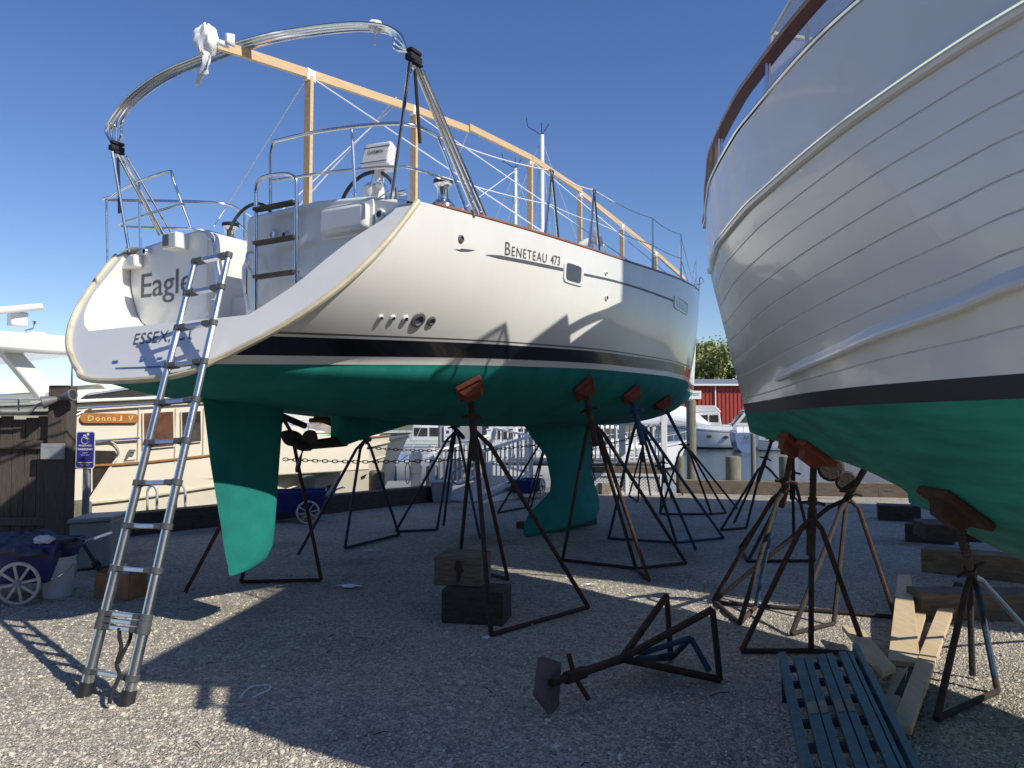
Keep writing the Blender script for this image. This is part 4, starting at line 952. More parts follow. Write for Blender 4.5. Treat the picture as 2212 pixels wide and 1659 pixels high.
for i, t in enumerate(ts):
    a, b_ = FL.lerp(TLd, t), FR.lerp(TRd, t); r = .034-.0013*i; dd = (TLd-FL).normalized(); u = (b_-a).normalized()
    mb = MB(); mb.bar(a+u*r, b_-u*r, .045, .026, up=dd); rg = build('rung', mb, 'aluminium', lt, bevel=.005)
    for c, e_, k in ((a, b_, 1), (b_, a, -1)):
        mb = MB(); mb.tube([c-dd*.019, c+dd*.019], r+.007, 14); mb.bar(c+u*k*r*.8, c+u*k*(r+.055), .052, .032, up=dd); build('rung_collar', mb, 'grey_collar', rg, smooth=True, bevel=.002)
    if 0 < i:
        sg = 1 if (a-CO).dot(fwd) < 0 else -1
for i, (px, w_) in enumerate(((0,0),)):
    P = [W(x, y, d_) for x, y, d_ in ((258,1356,4.62),(258,1375,4.62),(262,1400,4.58),(252,1435,4.55),(258,1460,4.50),(240,1500,4.42),(237,1520,4.40))]
    mb = MB(); mb.tube(spline(P, 5), .012, 8); build('carry_strap', mb, 'black_fabric', lt, smooth=True)
    P = [W(x, y, d_) for x, y, d_ in ((283,1358,4.60),(281,1380,4.60),(268,1408,4.57),(256,1432,4.55))]
    mb = MB(); mb.tube(spline(P, 5), .011, 8); build('carry_strap', mb, 'black_fabric', lt, smooth=True)

# ================================================================== CREAM TRAWLER YACHT AT LEFT, AFLOAT
DF = Frame(-6.7, 12.0, 38.3)
cy = thing('trawler_yacht', 'cream trawler yacht with a wooden name board, moored beyond the sea wall at left', 'motor yacht', DF.loc, DF.rz)
DX = lambda px, py, x=0.0: DF.at_x(px, py, x)
fd = ip([(0,0),(1,.52),(2,.98),(3.4,1.5),(5,1.98),(7,2.26),(9,2.3),(20,2.2)])
zr = ip([(-9,.36),(0,.36),(2.2,.48),(3.6,.61),(6,.98),(9.3,1.25)])
zt2 = ip([(-9,.94),(.4,.94),(2.1,1.03),(3.4,1.12),(5,1.18),(7,1.28),(9.3,1.34)])
stx = ip([(-1.1,8.0),(0,8.4),(1.35,9.3)])
def crow(zf, fl=0):
    t0 = 9.0
    for _ in range(20): t0 = stx(zf(t0))
    return [Vector((fd((t0+9)*q**1.4)-fl*min(1,(t0+9)*q**1.4*.3), t0-(t0+9)*q**1.4, zf(t0-(t0+9)*q**1.4))) for q in np.linspace(0,1,50)]
def shell(rows, name, m, par, mr=None, smooth=True):
    mb = MB(); mb.grid(rows, mrow=mr); mb.grid([[Vector((-p.x,p.y,p.z)) for p in r] for r in rows], mrow=mr, flip=True)
    mb.v = [(p[0]-2.3, p[1], p[2]) for p in mb.v]; return build(name, mb, m, par, local=True, smooth=smooth, recalc=False)
rows = [crow(lambda t: -1.1, .25), crow(lambda t: -.9, .2), crow(lambda t: -.2, .08), crow(lambda t: zr(t)), crow(lambda t: zr(t)*.5+zt2(t)*.5), crow(zt2)]
chl = shell(rows, 'hull', ['gelcoat_cream','antifoul'], cy, [1,0,0,0,0])
def ctube(name, zf, r, m, off=.02):
    P = [p+Vector((off,0,0)) for p in crow(zf)]; P = [Vector((p.x-2.3,p.y,p.z)) for p in ([Vector((-q.x,q.y,q.z)) for q in P[::-1]]+P)]
    mb = MB(); mb.tube(P, r, 6); build(name, mb, m, chl, local=True, smooth=True)
ctube('rub_rail', zr, .03, 'rubber_beige'); ctube('cap_rail', zt2, .022, 'brown_trim'); ctube('rub_rail', lambda t: zr(t)-.36, .014, 'gelcoat_cream')
mb = MB(); rows = []
for t in np.linspace(-9,9.1,30):
    b_ = fd(9.3-t)*.98; rows.append([Vector((b_*k-2.3, t, zt2(t)-.12)) for k in (-1,0,1)])
mb.grid(rows); build('deck', mb, 'gelcoat', cy, local=True)
# house with raked front
def slab(name, prof, x0, x1, m, par, bev=.03):
    mb = MB(); mb.prism([Vector((x0, t, z)) for t, z in prof], (x1-x0,0,0)); return build(name, mb, m, par, local=True, bevel=bev, smooth=True)
hs = slab('house', [(-.30,.6),(-.30,1.86),(-.2,1.90),(2.0,2.07),(2.9,2.05),(3.5,1.75),(4.3,1.38),(5.6,1.28),(5.9,1.0),(5.9,.6)], -.03, -4.5, 'gelcoat_cream', cy)
slab('roof_brow', [(-.35,1.90),(2.5,2.10),(2.5,2.15),(-.35,1.955)], .06, -4.6, 'gelcoat', hs, .015)
mb = MB(); mb.tube([Vector((.05,-.15,1.83)), Vector((.05,2.4,2.03))], .018, 8); build('grab_rail', mb, 'steel', hs, local=True)
def cpoly(name, px, m, off=.004, par=None, x=0.0):
    mb = MB(); mb.prism([DX(a, b_)+Vector((x-.006,0,0)) for a, b_ in px], (off+.006,0,0)); return build(name, mb, m, par or hs, local=True)
for q, m in ((((310,893),(373,889),(374,962),(311,968)), 'window_brown'), (((392,891),(432,888),(433,952),(393,957)), 'window_dark')):
    c = [sum(a[i] for a in q)/4 for i in (0,1)]
    wf = cpoly('window', [(c[0]+(a-c[0])*1.1, c[1]+(b_-c[1])*1.07) for a, b_ in q], 'gelcoat_cream', .012); cpoly('pane', q, m, .018, wf)
for x in (299, 379, 440):
    a, b_ = DX(x, 880), DX(x, 1000 if x != 440 else 985); mb = MB(); mb.box(((0),(a.y+b_.y)/2,(a.z+b_.z)/2),(.008,.012,abs(a.z-b_.z))); build('door_seam', mb, 'rubber_beige', hs, local=True)
op = cpoly('cockpit_dark_panel', [(137,968),(205,973),(248,974),(254,984),(238,1005),(190,1080),(186,1064),(186,1004),(137,1004)], 'window_dark', .006)  # flat dark sheet painted in for the shade inside the cockpit
cpoly('frame_post', [(196,972),(199,972),(199,1060),(196,1064)], 'gelcoat_cream', .012, op)
mb = MB(); P = [DX(*p)+Vector((.012,0,0)) for p in ((186,955),(225,953),(246,958),(257,974),(255,988),(240,1006),(190,1082))]; mb.tube(spline(P,5), .014, 6); build('opening_trim', mb, 'gelcoat_cream', op, local=True, smooth=True)
# name board
a, b_ = DX(172,907), DX(299,900); zc0 = (a.z+b_.z)/2; hh_ = .078; r_ = hh_
L0, L1 = a.y, b_.y
P = [Vector((.004, L0+r_-r_*math.cos(u), zc0+r_*math.sin(u))) for u in np.linspace(-1.57,1.57,9)]+[Vector((.004, L1-r_+r_*math.cos(u), zc0+r_*math.sin(u))) for u in np.linspace(1.57,-1.57,9)]
mb = MB(); mb.prism(P, (.02,0,0)); nb = build('name_board', mb, 'name_board', cy, local=True, bevel=.004)
mb = MB(); 
for s_, u0, u1 in (('Donna', .12, .595), ('J', .63, .70), ('V', .80, .90)):
    text_plane(mb, s_, (.0262, L0+(L1-L0)*u0, zc0-.042), (0,(L1-L0)*(u1-u0),0), (0,0,.084), (0,0,0), space=1.25 if s_ == 'Donna' else 1, bold=.012)
p0 = L0+(L1-L0)*.80; p1 = L0+(L1-L0)*.92; mb.add([(.0262,p0,zc0-.05),(.0262,p1,zc0-.05),(.0262,p1,zc0-.044),(.0262,p0,zc0-.044)], [(0,1,2,3)])
mb.add([(.0262,p0-.004,zc0+.036),(.0262,p1-.01,zc0+.036),(.0262,p1-.01,zc0+.043),(.0262,p0-.004,zc0+.043)], [(0,1,2,3)])
build('name_lettering', mb, 'gold', nb, local=True, recalc=False)
# builder's emblem
mb = MB(); a, b_ = DX(269,992), DX(293,971); text_plane(mb, 'F', (.012,a.y,a.z), (0,b_.y-a.y,0), (0,0,b_.z-a.z), (0,0,0), shear=.3, bold=.03)
q = lambda u, v: Vector((.012, a.y+(b_.y-a.y)*u, a.z+(b_.z-a.z)*v));  mb.add([q(-.15,-.28),q(.95,-.2),q(1.02,-.06),q(-.08,-.13)], [(0,1,2,3)])
build('emblem', mb, 'pin_grey', hs, local=True, recalc=False)
for p, q2, r in (((137,956),(298,946),.02),):
    mb = MB(); mb.tube([DX(*p)+Vector((.04,0,0)), DX(*q2)+Vector((.04,0,0))], r, 8); build('side_rail', mb, 'steel', cy, local=True, smooth=True)
# flybridge, screen, hard top, radar
mb = MB(); P = [(161,871),(188,852),(330,831),(437,822),(436,836),(330,853),(175,871)]; mb.prism([DX(a, b_, -.3) for a, b_ in P], (-.03,0,0)); sn = build('flybridge_screen', mb, 'tinted_screen', cy, local=True)
mb = MB(); mb.tube([DX(a, b_, -.28) for a, b_ in P[1:4]], .016, 6); build('screen_rail', mb, 'steel', sn, local=True, smooth=True)
slab('flybridge_coaming', [(-.2,1.9),(-.2,2.12),(2.3,2.30),(2.9,2.12),(2.9,2.0)], -.35, -4.2, 'gelcoat', cy)
mb = MB(); P = [(151,851),(175,842),(213,829),(222,832),(240,848),(200,862),(160,866)]; mb.prism([DX(a, b_, -.6) for a, b_ in P], (-1.6,0,0)); build('seat_cover', mb, 'tan_canvas', cy, local=True, bevel=.04, smooth=True)
slab('hard_top', [(-4.0,2.75),(-4.0,3.0),(-.0,3.02),(.18,2.95),(.24,2.72),(-.3,2.70)], -.6, -4.0, 'gelcoat', cy, .06)
for t, z0 in ((-.15,1.2),): mb = MB(); mb.tube([Vector((-.05,t,z0)), Vector((-.05,t,2.0)), Vector((-.6,t+.02,2.72))] if 0 else [DX(155,774,-.6), DX(155,870,-.1), DX(155,946,0.02)], .016, 6); build('support_post', mb, 'steel', cy, local=True)
mb = MB(); P = [(-2,722),(14,722),(122,842),(128,858),(88,862),(-4,752)]; mb.prism([DX(a, b_, -.9) for a, b_ in P], (-.22,0,0)); build('mast_strut', mb, 'gelcoat', cy, local=True, bevel=.03)
mb = MB(); c = DX(38,690,-1.6); mb.box(c, (.22,.26,.24)); rd_ = build('radar_pedestal', mb, 'gelcoat', cy, local=True, bevel=.03, smooth=True)
mb = MB(); a, b_ = DX(-60,676,-1.4), DX(90,662,-1.4); mb.tube([a, b_], .062, 12); build('radar_scanner', mb, 'gelcoat', rd_, local=True, smooth=True)
mb = MB(); c = DX(74,700,-1.5); mb.cyl(c, c+Vector((0,0,.05)), .03); mb.tube([c, c+Vector((0,-.02,-.08)), c+Vector((0,-.14,-.12))], .012, 6); build('horn', mb, 'steel', rd_, local=True)
mb = MB(); c = DX(78,721,-1.5); mb.lathe([(.0,-.02),(.16,-.02),(.16,.02),(.0,.03)], c, 16); build('antenna_disc', mb, 'gelcoat', cy, local=True, smooth=True)
mb = MB(); mb.tube([DX(90,862,-.1), DX(38*1.0,862,-.1)], .014, 6); mb.tube([DX(40,862,-.1), DX(40,890,-.1)], .014, 6); mb.tube([DX(40,862,-.1), DX(-30,862,-.1)], .014, 6); build('guard_rail', mb, 'steel', cy, local=True)
mb = MB(); a, b_ = DX(137,910), DX(172,893); mb.tube([a, b_, DX(200,880)], .012, 6); build('guard_wire', mb, 'steel', cy, local=True)
# bow rail and hull ports
rail = []
for t in np.linspace(3.6,9.1,12): b_ = fd(9.3-t); rail.append(Vector((b_-2.36, t, zt2(t)+.42)))
mb = MB(); mb.tube(rail+[Vector((-2.3,9.45,1.75))], .014, 6); bw_ = build('bow_rail', mb, 'steel', cy, local=True, smooth=True)
mb = MB(); mb.tube([Vector((-4.6-p.x,p.y,p.z)) for p in rail]+[Vector((-2.3,9.45,1.75))], .014, 6); build('bow_rail', mb, 'steel', cy, local=True, smooth=True)
for p in rail[::2]: mb = MB(); mb.tube([p, Vector((p.x,p.y,p.z-.45))], .012, 6); build('rail_post', mb, 'steel', bw_, local=True)
DT = BVHTree.FromPolygons([v.co.copy() for v in chl.data.vertices], [tuple(p.vertices) for p in chl.data.polygons])
def cyp(px, py):
    d = DF.d(px, py).normalized(); h = DT.ray_cast(DF.c, d); return h[0]-d*.01 if h[0] else DX(px,py)
for nm, q, m in (('hawse_port', [(690,1057),(716,1046),(713,1055),(703,1065),(692,1066)], 'window_dark'), ('hawse_port', [(779,1030),(793,1023),(788,1033),(780,1037)], 'window_dark')):
    mb = MB(); mb.add([cyp(*p) for p in q], [tuple(range(len(q)))]); build(nm, mb, m, chl, local=True, recalc=False)
mb = MB(); c = Vector((-.9,6.1,1.12)); mb.lathe([(0,0),(.09,0),(.09,.02),(.05,.02),(0,.01)], c, 16, (1,.15,.1)); build('port_light', mb, 'steel', hs, local=True, smooth=True)
mb = MB(); rows = [[Vector((-2.3+w_*k, t, z)) for k in (-1,-.7,0,.7,1)] for t, w_, z in ((4.2,1.5,1.45),(4.8,1.35,1.62),(6.0,1.1,1.6),(7.0,.75,1.42),(7.3,.7,1.25))]; mb.grid(rows); build('trunk_cabin', mb, 'gelcoat', cy, local=True, smooth=True)
mb = MB(); mb.tube([Vector((-1.1,4.6,1.4)), Vector((-1.15,5.8,1.38)), Vector((-1.5,7.2,1.30))], .02, 6); build('teak_strip', mb, 'brown_trim', cy, local=True)

# ================================================================== LEFT CORNER: FENCE, SIGN, BOXES, CART
P0 = G(115, 1212); pc = Vector((P0.x, P0.y+.1, 0))
fe = thing('timber_fence', 'tall weathered board fence with a square post, at the left edge', 'fence', pc, 0)
mb = MB(); mb.box((pc.x,pc.y,1.02),(.235,.2,2.06)); build('post', mb, 'timber_fence', fe, bevel=.01)
for i in range(9):
    x = pc.x-.12-.1-.15*i; mb = MB(); mb.box((x, pc.y+.02+.004*(i%2), .86-.02*(i%3)),(.142,.025,1.66)); build('board', mb, 'timber_fence', fe, bevel=.004)
for z in (.45,1.35): mb = MB(); mb.box((pc.x-.80,pc.y-.02,z),(1.40,.035,.10)); build('rail', mb, 'timber_fence', fe, bevel=.004)
mb = MB(); mb.box((pc.x-.78,pc.y-.02,1.72),(1.4,.14,.05)); build('cap', mb, 'timber_fence', fe, bevel=.004)
mb = MB(); mb.box((pc.x-.95,pc.y+.06,1.85),(.10,.1,.5)); build('post', mb, 'timber_fence', fe)
def flood(label, px, py, dr):
    c = W(px, py, pc.y-.18); t = thing('flood_light', label, 'flood light', c, 0, 'flood lights on the fence post'); mb = MB(); mb.lathe([(.0,-.09),(.035,-.08),(.05,-.02),(.075,.07),(.07,.08),(.0,.06)], c, 14, dr); build('lamp_shade', mb, 'lamp_grey', t, smooth=True)
    mb = MB(); mb.lathe([(0,.061),(.062,.076)], c, 12, dr); build('lens', mb, 'window_dark', t)
flood('right flood light head on the fence post, pointing right', 146, 855, (.9,-.2,.15)); flood('left flood light head on the fence post, pointing down left', 107, 866, (-.8,-.4,-.25))
mb = MB(); mb.tube(spline([W(x,y,pc.y-.15) for x,y in ((95,869),(80,876),(66,888),(40,890),(-20,890))],5), .016, 8); solo('conduit', 'grey bent conduit running left from the flood lights along the fence top', 'pipe', mb, 'paint_grey', smooth=True)
nt_ = thing('notice_plate', 'faded grey notice plate fixed to the fence post', 'sign', W(113,975,pc.y-.2), 0); mb = MB(); a = W(88,992,pc.y-.13); b_ = W(140,958,pc.y-.13); mb.box(((a.x+b_.x)/2,a.y,(a.z+b_.z)/2),(b_.x-a.x,.02,b_.z-a.z)); build('plate', mb, 'box_grey', nt_, bevel=.004)
mb = MB(); q = W(112,966,a.y-.012); mb.box((q.x,a.y-.0115,q.z),(.18,.002,.014)); mb.box((q.x-.0,a.y-.0115,q.z-.035),(.03,.002,.02)); build('faded_lettering', mb, 'paint_grey', nt_)
# accessible parking sign
YS = 10.1; sa, sb_ = W(163,1012,YS), W(206,932,YS); sg = thing('parking_sign', 'blue reserved parking sign with a wheelchair symbol on a grey post', 'sign', (W(185,1090,YS+.03).x, YS+.03, 0), 0)
mb = MB(); sx, sz, sw, sh = (sa.x+sb_.x)/2, (sa.z+sb_.z)/2, sb_.x-sa.x, sb_.z-sa.z
def rrect(w_, h_, r_, y, n=5): return [Vector((sx+sgx*(w_/2-r_)+r_*math.cos(a), y, sz+sgz*(h_/2-r_)+r_*math.sin(a))) for sgx, sgz, a0 in ((1,1,0),(-1,1,90),(-1,-1,180),(1,-1,270)) for a in [R(a0+90*k/n) for k in range(n+1)]]
mb.prism(rrect(sw,sh,.03,YS), (0,.006,0)); pl_ = build('plate', mb, 'sign_white', sg)
mb = MB(); mb.add(rrect(sw-.02,sh-.02,.024,YS-.002), [tuple(range(24))]); build('panel', mb, 'sign_blue', pl_, recalc=False)
S = lambda u, v: Vector((sx+sw*(u-.5), YS-.004, sz+sh*(v-.5)))
mb = MB()
for tx, u0, u1, v0, v1, bo_ in (('RESERVED',.15,.85,.595,.64,.02),('PARKING',.11,.89,.49,.55,.03),('PERMIT',.34,.66,.405,.435,.0),('REQUIRED',.28,.72,.345,.375,.0),('VIOLATORS WILL',.22,.78,.105,.128,.0),('BE FINED',.32,.68,.065,.088,.0)):
    text_plane(mb, tx, S(u0,v0), S(u1,v0)-S(u0,v0), S(u0,v1)-S(u0,v0), (0,0,0), bold=bo_)
mb.add([S(.1,.155),S(.9,.155),S(.9,.17),S(.1,.17)], [(0,1,2,3)])
def stroke(P, w_):
    P = [Vector(p) for p in P]
    for a, b_ in zip(P[:-1], P[1:]):
        d = (b_-a).normalized(); n = Vector((-d.z,0,d.x))*w_; mb.add([a-n-d*w_*.5,b_-n+d*w_*.5,b_+n+d*w_*.5,a+n-d*w_*.5], [(0,1,2,3)])
U = lambda u, v: Vector((sx+sw*(u-.5), YS-.0045, sz+sh*(v-.5)))
hc = U(.63,.925); mb.add([hc+Vector((.017*math.cos(a),-.0003,.017*math.sin(a))) for a in np.linspace(0,6.283,13)[:-1]], [tuple(range(12))])
wc = U(.47,.76); stroke([wc+Vector((.046*math.cos(a),0,.046*math.sin(a))) for a in np.linspace(1.9,6.6,16)], .0065)
stroke([U(.40,.90),U(.56,.885),U(.47,.825),U(.66,.80),U(.64,.74),U(.66,.72)], .0085)
build('lettering', mb, 'sign_white', pl_, recalc=False)
mb = MB(); p = W(186,1010,YS+.02); mb.box((p.x,YS+.035,.72),(.075,.05,1.44)); build('post', mb, 'paint_grey', sg, bevel=.004)
pl2 = W(181,1085,YS+.35); mb = MB(); 
def pile(name, label, px0, px1, pytop, Y, m='piling', z0=-1.6, grp='timber piles along the sea wall', top=True):
    a, b_ = W(px0,pytop,Y), W(px1,pytop,Y); c = (a+b_)/2; r = (b_.x-a.x)/2; mb = MB(); mb.lathe([(r*.98,z0),(r,z0+.5),(r,c.z-.05),(r*.93,c.z-.01),(r*.7,c.z+.01),(0,c.z+.015)], (c.x,c.y,0), 14); return solo(name, label, 'piling', mb, m, group=grp, smooth=True)
pile('mooring_pile', 'round timber pile behind the parking sign post', 149, 196, 1083, 10.75)
# dock box
a = G(146,1237); b_ = G(236,1228); mb = MB(); db = thing('dock_box', 'pale grey dock box with an overhanging lid beside the fence', 'dock box', (a+b_)/2, 0)
h_ = .52; V = [a, b_, b_+Vector((-.1,.55,0)), a+Vector((-.1,.55,0))]; mb.hexa([Vector((v.x,v.y,.02)) for v in V]+[Vector((v.x,v.y,h_)) for v in V]); build('body', mb, 'box_grey', db, bevel=.02)
c = sum(V, Vector())/4; V2 = [c+(v-c)*1.08 for v in V]; mb = MB(); mb.hexa([Vector((v.x,v.y,h_)) for v in V2]+[Vector((v.x+(.0),v.y,h_+.05)) for v in V2]); build('lid', mb, 'box_grey', db, bevel=.015)
mb = MB(); A = W(143,1118,8.6); B_ = G(221,1240,.03); mb.tube([A, A.lerp(B_,.86)], .02, 8); mb.tube([A.lerp(B_,.84), B_], .03, 8); mb.tube([A.lerp(B_,.82),A.lerp(B_,.87)], .045, 8); solo('pipe_prop', 'dark pipe prop leaning across the front of the dock box', 'pipe', mb, 'rust_dark', smooth=True)
# bucket
c = G(124,1288); bk = thing('bucket', 'pale white plastic bucket on the gravel beside the blue cart', 'bucket', c, 0)
mb = MB(); mb.lathe([(0,.0),(.115,.0),(.118,.01),(.137,.29),(.146,.295),(.146,.31),(.139,.312),(.141,.355),(.150,.36),(.150,.375),(.138,.372),(.130,.30),(.110,.02),(0,.02)], c, 24); build('tub', mb, 'bucket_white', bk, smooth=True)
mb = MB(); mb.tube(spline([c+Vector((-.13,-.06,.30)), c+Vector((-.06,-.14,.22)), c+Vector((.03,-.16,.19)), c+Vector((.12,-.08,.24)), c+Vector((.145,-.0,.30))],6), .004, 6); build('handle', mb, 'steel', bk, smooth=True)
# cardboard box with bottles
a = G(203,1293); b_ = G(278,1299); cb = thing('cardboard_box', 'open brown cardboard box behind the ladder, filled with bottles', 'box', (a+b_)/2, 0); d_ = Vector((.03,.28,0)); V = [a, b_, b_+d_, a+d_]; H_ = .235; c = sum(V, Vector())/4
for i in range(4):
    p, q = V[i], V[(i+1)%4]; inn = (c-(p+q)/2).normalized()*.006; mb = MB(); mb.hexa([p,q,q+inn,p+inn]+[v+Vector((0,0,H_)) for v in (p,q,q+inn,p+inn)]); build('side_panel', mb, 'cardboard', cb)
mb = MB(); mb.prism([v+Vector((0,0,.004)) for v in V], (0,0,.006)); build('bottom_panel', mb, 'cardboard', cb)
for i, (u, v, hgt, m, lb) in enumerate(((.25,.4,.30,'sign_white','white bottle at the left in the cardboard box'),(.5,.5,.27,'cyan_plastic','teal bottle in the middle of the cardboard box'),(.68,.4,.31,'bucket_white','tall pale bottle in the cardboard box, behind the ladder rail'),(.86,.55,.29,'cyan_plastic','teal bottle at the right of the cardboard box'),(.4,.8,.26,'bucket_white','small pale bottle at the back of the cardboard box'))):
    p = V[0].lerp(V[1],u).lerp(V[3].lerp(V[2],u),v); mb = MB(); mb.lathe([(0,.012),(.035,.012),(.036,hgt*.72),(.014,hgt*.86),(.014,hgt),(0,hgt)], p, 14); solo('bottle', lb, 'bottle', mb, m, smooth=True, group='bottles in the cardboard box')
# garden carts
def cart(label, wpx, wr, face, loc_w, rag=False, sc=1.0, far=False):
    t = thing('garden_cart', label, 'cart', loc_w, 0, 'blue dock carts'); c = Vector(loc_w)+Vector((0,0,wr)); ax = Vector(face).normalized(); rt = Vector((-ax.y,ax.x,0)); rt = rt if rt.x < 0 else -rt
    # tub extends behind the wheel, along rt
    L_, Wd, z0, z1 = .95*sc, .60*sc, .17*sc, .50*sc; back = -ax; o = c+back*.06; o.z = 0
    def tp(u, v, z, k=1.0): return o+rt*(L_*(.5+(u-.5)*k)-.28*sc)+back*(Wd*(.5+(v-.5)*k))+Vector((0,0,z))
    V = [tp(0,0,z0,.78), tp(1,0,z0,.78), tp(1,1,z0,.78), tp(0,1,z0,.78), tp(0,0,z1), tp(1,0,z1), tp(1,1,z1), tp(0,1,z1)]
    mb = MB(); mb.add(V, [(0,3,2,1),(0,1,5,4),(1,2,6,5),(2,3,7,6),(3,0,4,7)]); tb = build('tub', mb, 'tub_blue', t, solid=.012)
    mb = MB(); Pp = [tp(0,0,z1),tp(1,0,z1),tp(1,1,z1),tp(0,1,z1)]; mb.tube(Pp, .016, 6, closed=True); build('rim', mb, 'tub_blue', tb)
    for s_, cc in ((1, c), (-1, c+back*(Wd+.12))):
        mb = MB(); e1 = Vector((-ax.y,ax.x,0)); n_ = 28
        mb.tube([cc+(e1*math.cos(a)+Vector((0,0,1))*math.sin(a))*(wr-.014) for a in np.linspace(0,6.2832,n_+1)[:-1]], .016, 8, closed=True); wo = build('wheel', mb, 'wheel_cream', t, smooth=True)
        for k in range(8): mb = MB(); a = R(45*k+12); dv = e1*math.cos(a)+Vector((0,0,1))*math.sin(a); mb.bar(cc, cc+dv*(wr-.016), .022, .012, up=ax); build('spoke', mb, 'wheel_cream', wo)
        mb = MB(); mb.lathe([(0,-.03),(.032,-.03),(.032,.03),(0,.03)], cc, 12, ax); build('hub', mb, 'paint_grey', wo, smooth=True)
    mb = MB(); mb.tube([tp(0,.5,z1-.05), tp(-.3,.5,z1+.05)], .014, 6); mb.tube([tp(-.3,.2,z1+.05), tp(-.3,.8,z1+.05)], .014, 6); build('handle', mb, 'steel', t)
    return tp, z1
tp, z1 = cart('blue cart with cream spoked wheels at the left edge, heaped with dark cloths', None, .19, (.12,-1,0), G(37,1308), sc=1.0)
def heap(name, label, cat, c, rad, m, seed):
    r2 = random.Random(seed); mb = MB(); rows = []
    for i in range(13):
        th = math.pi*i/12; row = []
        for j in range(28):
            a = 2*math.pi*j/28; k = 1+.16*math.sin(3*a+i)+.10*math.sin(7*a-2*i)+.07*r2.uniform(-1,1); row.append(Vector(c)+Vector((rad[0]*k*math.sin(th)*math.cos(a), rad[1]*k*math.sin(th)*math.sin(a), -rad[2]*math.cos(th)*k)))
        rows.append(row)
    mb.grid(rows, close=True); return solo(name, label, cat, mb, m, smooth=True)
heap('cloth_heap', 'crumpled dark grey cloths heaped in the blue cart', 'cloth', tp(.5,.42,z1-.02)+Vector((.12,0,0)), (.42,.30,.11), 'rag_grey', 4)
heap('white_rag', 'small white rag on top of the dark cloths in the cart', 'cloth', W(95,1166,7.0), (.085,.07,.035), 'white_cloth', 9)
cart('blue cart with a cream wheel beside the sea wall, behind the rudder', None, .185, (.25,-1,0), G(665,1132), sc=1.0)
cart('far blue cart behind the keel beside the white ramp', None, .17, (1,-.4,0), W(1172,1068,16.6)*1.0, sc=.8)

# ================================================================== SEA WALL, PILES, RAMP, DECK, SHED
def wall_run(name, label, pts, h, wd, z0=0.0, m='timber_dark', grp='timber beams of the sea wall'):
    mb = MB()
    for a, b_ in zip(pts[:-1], pts[1:]): mb.bar(Vector((a[0],a[1],z0+h/2)), Vector((b_[0],b_[1],z0+h/2)), wd, h)
    return solo(name, label, 'sea wall', mb, m, bevel=.01, group=grp)
wall_run('sea_wall_beam', 'left run of the low timber sea wall beam beside the trawler yacht', [(-11.2,3.8),(-5.6,11.0),(-1.68,15.98)], .32, .30)
wall_run('sea_wall_beam', 'right run of the low timber sea wall beam in front of the open water', [(3.9,17.95),(8.0,17.0),(14,15.5),(30,11.5)], .30, .32, m='timber_grey')
mb = MB(); mb.bar((-11.4,4.1,-.6),(-1.9,16.2,-.6),.15,1.2); mb.bar((-1.9,16.2,-.6),(-.4,18.1,-.6),.15,1.18); mb.bar((-.4,18.15,-.6),(8,17.2,-.6),.15,1.19); mb.bar((8,17.2,-.6),(30,11.7,-.6),.15,1.2); solo('bulkhead_planking', 'timber planking of the sea wall face down to the water', 'sea wall', mb, 'timber_dark')
pile('wall_pile', 'sea wall pile showing above the left beam, right of the rudder', 648, 680, 1028, 14.1)
pile('wall_pile', 'sea wall pile in front of the trawler yacht bow', 797, 831, 1017, 15.6, 'timber_grey')
pile('wall_pile', 'sea wall pile beside the grey shed', 920, 948, 1007, 17.0)
for x0, x1, lb in ((1409,1434,'stub pile at the corner of the white deck'),(1460,1478,'stub pile just left of the tall piling'),(1567,1600,'fat stub pile behind the sea wall, right of the tall piling'),(1683,1711,'fat stub pile behind the sea wall, under the motor yacht bow')):
    pile('wall_pile', lb, x0, x1, 986, 18.3 if x0 < 1500 else 17.9)
pile('tall_piling', 'tall round mooring piling standing between the two yacht bows', 1482, 1503, 864, 21.0, z0=-2, grp='free standing mooring pilings')
pile('tall_piling', 'slender mooring piling beside the little blue boat', 1621, 1632, 937, 36.0, z0=-2, grp='free standing mooring pilings')
block('timber_block', 'dark timber block lying on the gravel before the white lattice', G(1300,1068), G(1355,1066), .3, .25, 0, 'piling')
# deck with lattice and railing
A = Vector((1.75,17.75,0)); B_ = Vector((3.42,17.4,0)); dk = thing('white_deck', 'raised wooden deck with white railing and lattice skirt beside the water', 'deck', (A+B_)/2, 0)
u = (B_-A).normalized(); back = Vector((-u.y,u.x,0))
ZD = .62
mb = MB(); mb.prism([A-u*3.0+Vector((0,0,ZD)), B_+Vector((0,0,ZD)), B_+back*3.2+Vector((0,0,ZD)), A-u*3.0+back*3.2+Vector((0,0,ZD))], (0,0,.05)); build('deck_boards', mb, 'timber_grey', dk)
mb = MB(); mb.prism([A-u*.3+Vector((0,0,ZD-.2))-back*.02, B_+Vector((0,0,ZD-.2))-back*.02, B_+Vector((0,0,ZD-.003))-back*.02, A-u*.3+Vector((0,0,ZD-.003))-back*.02], back*.04); build('fascia', mb, 'timber_grey', dk)
mb = MB(); L_ = (B_-A).length-.1
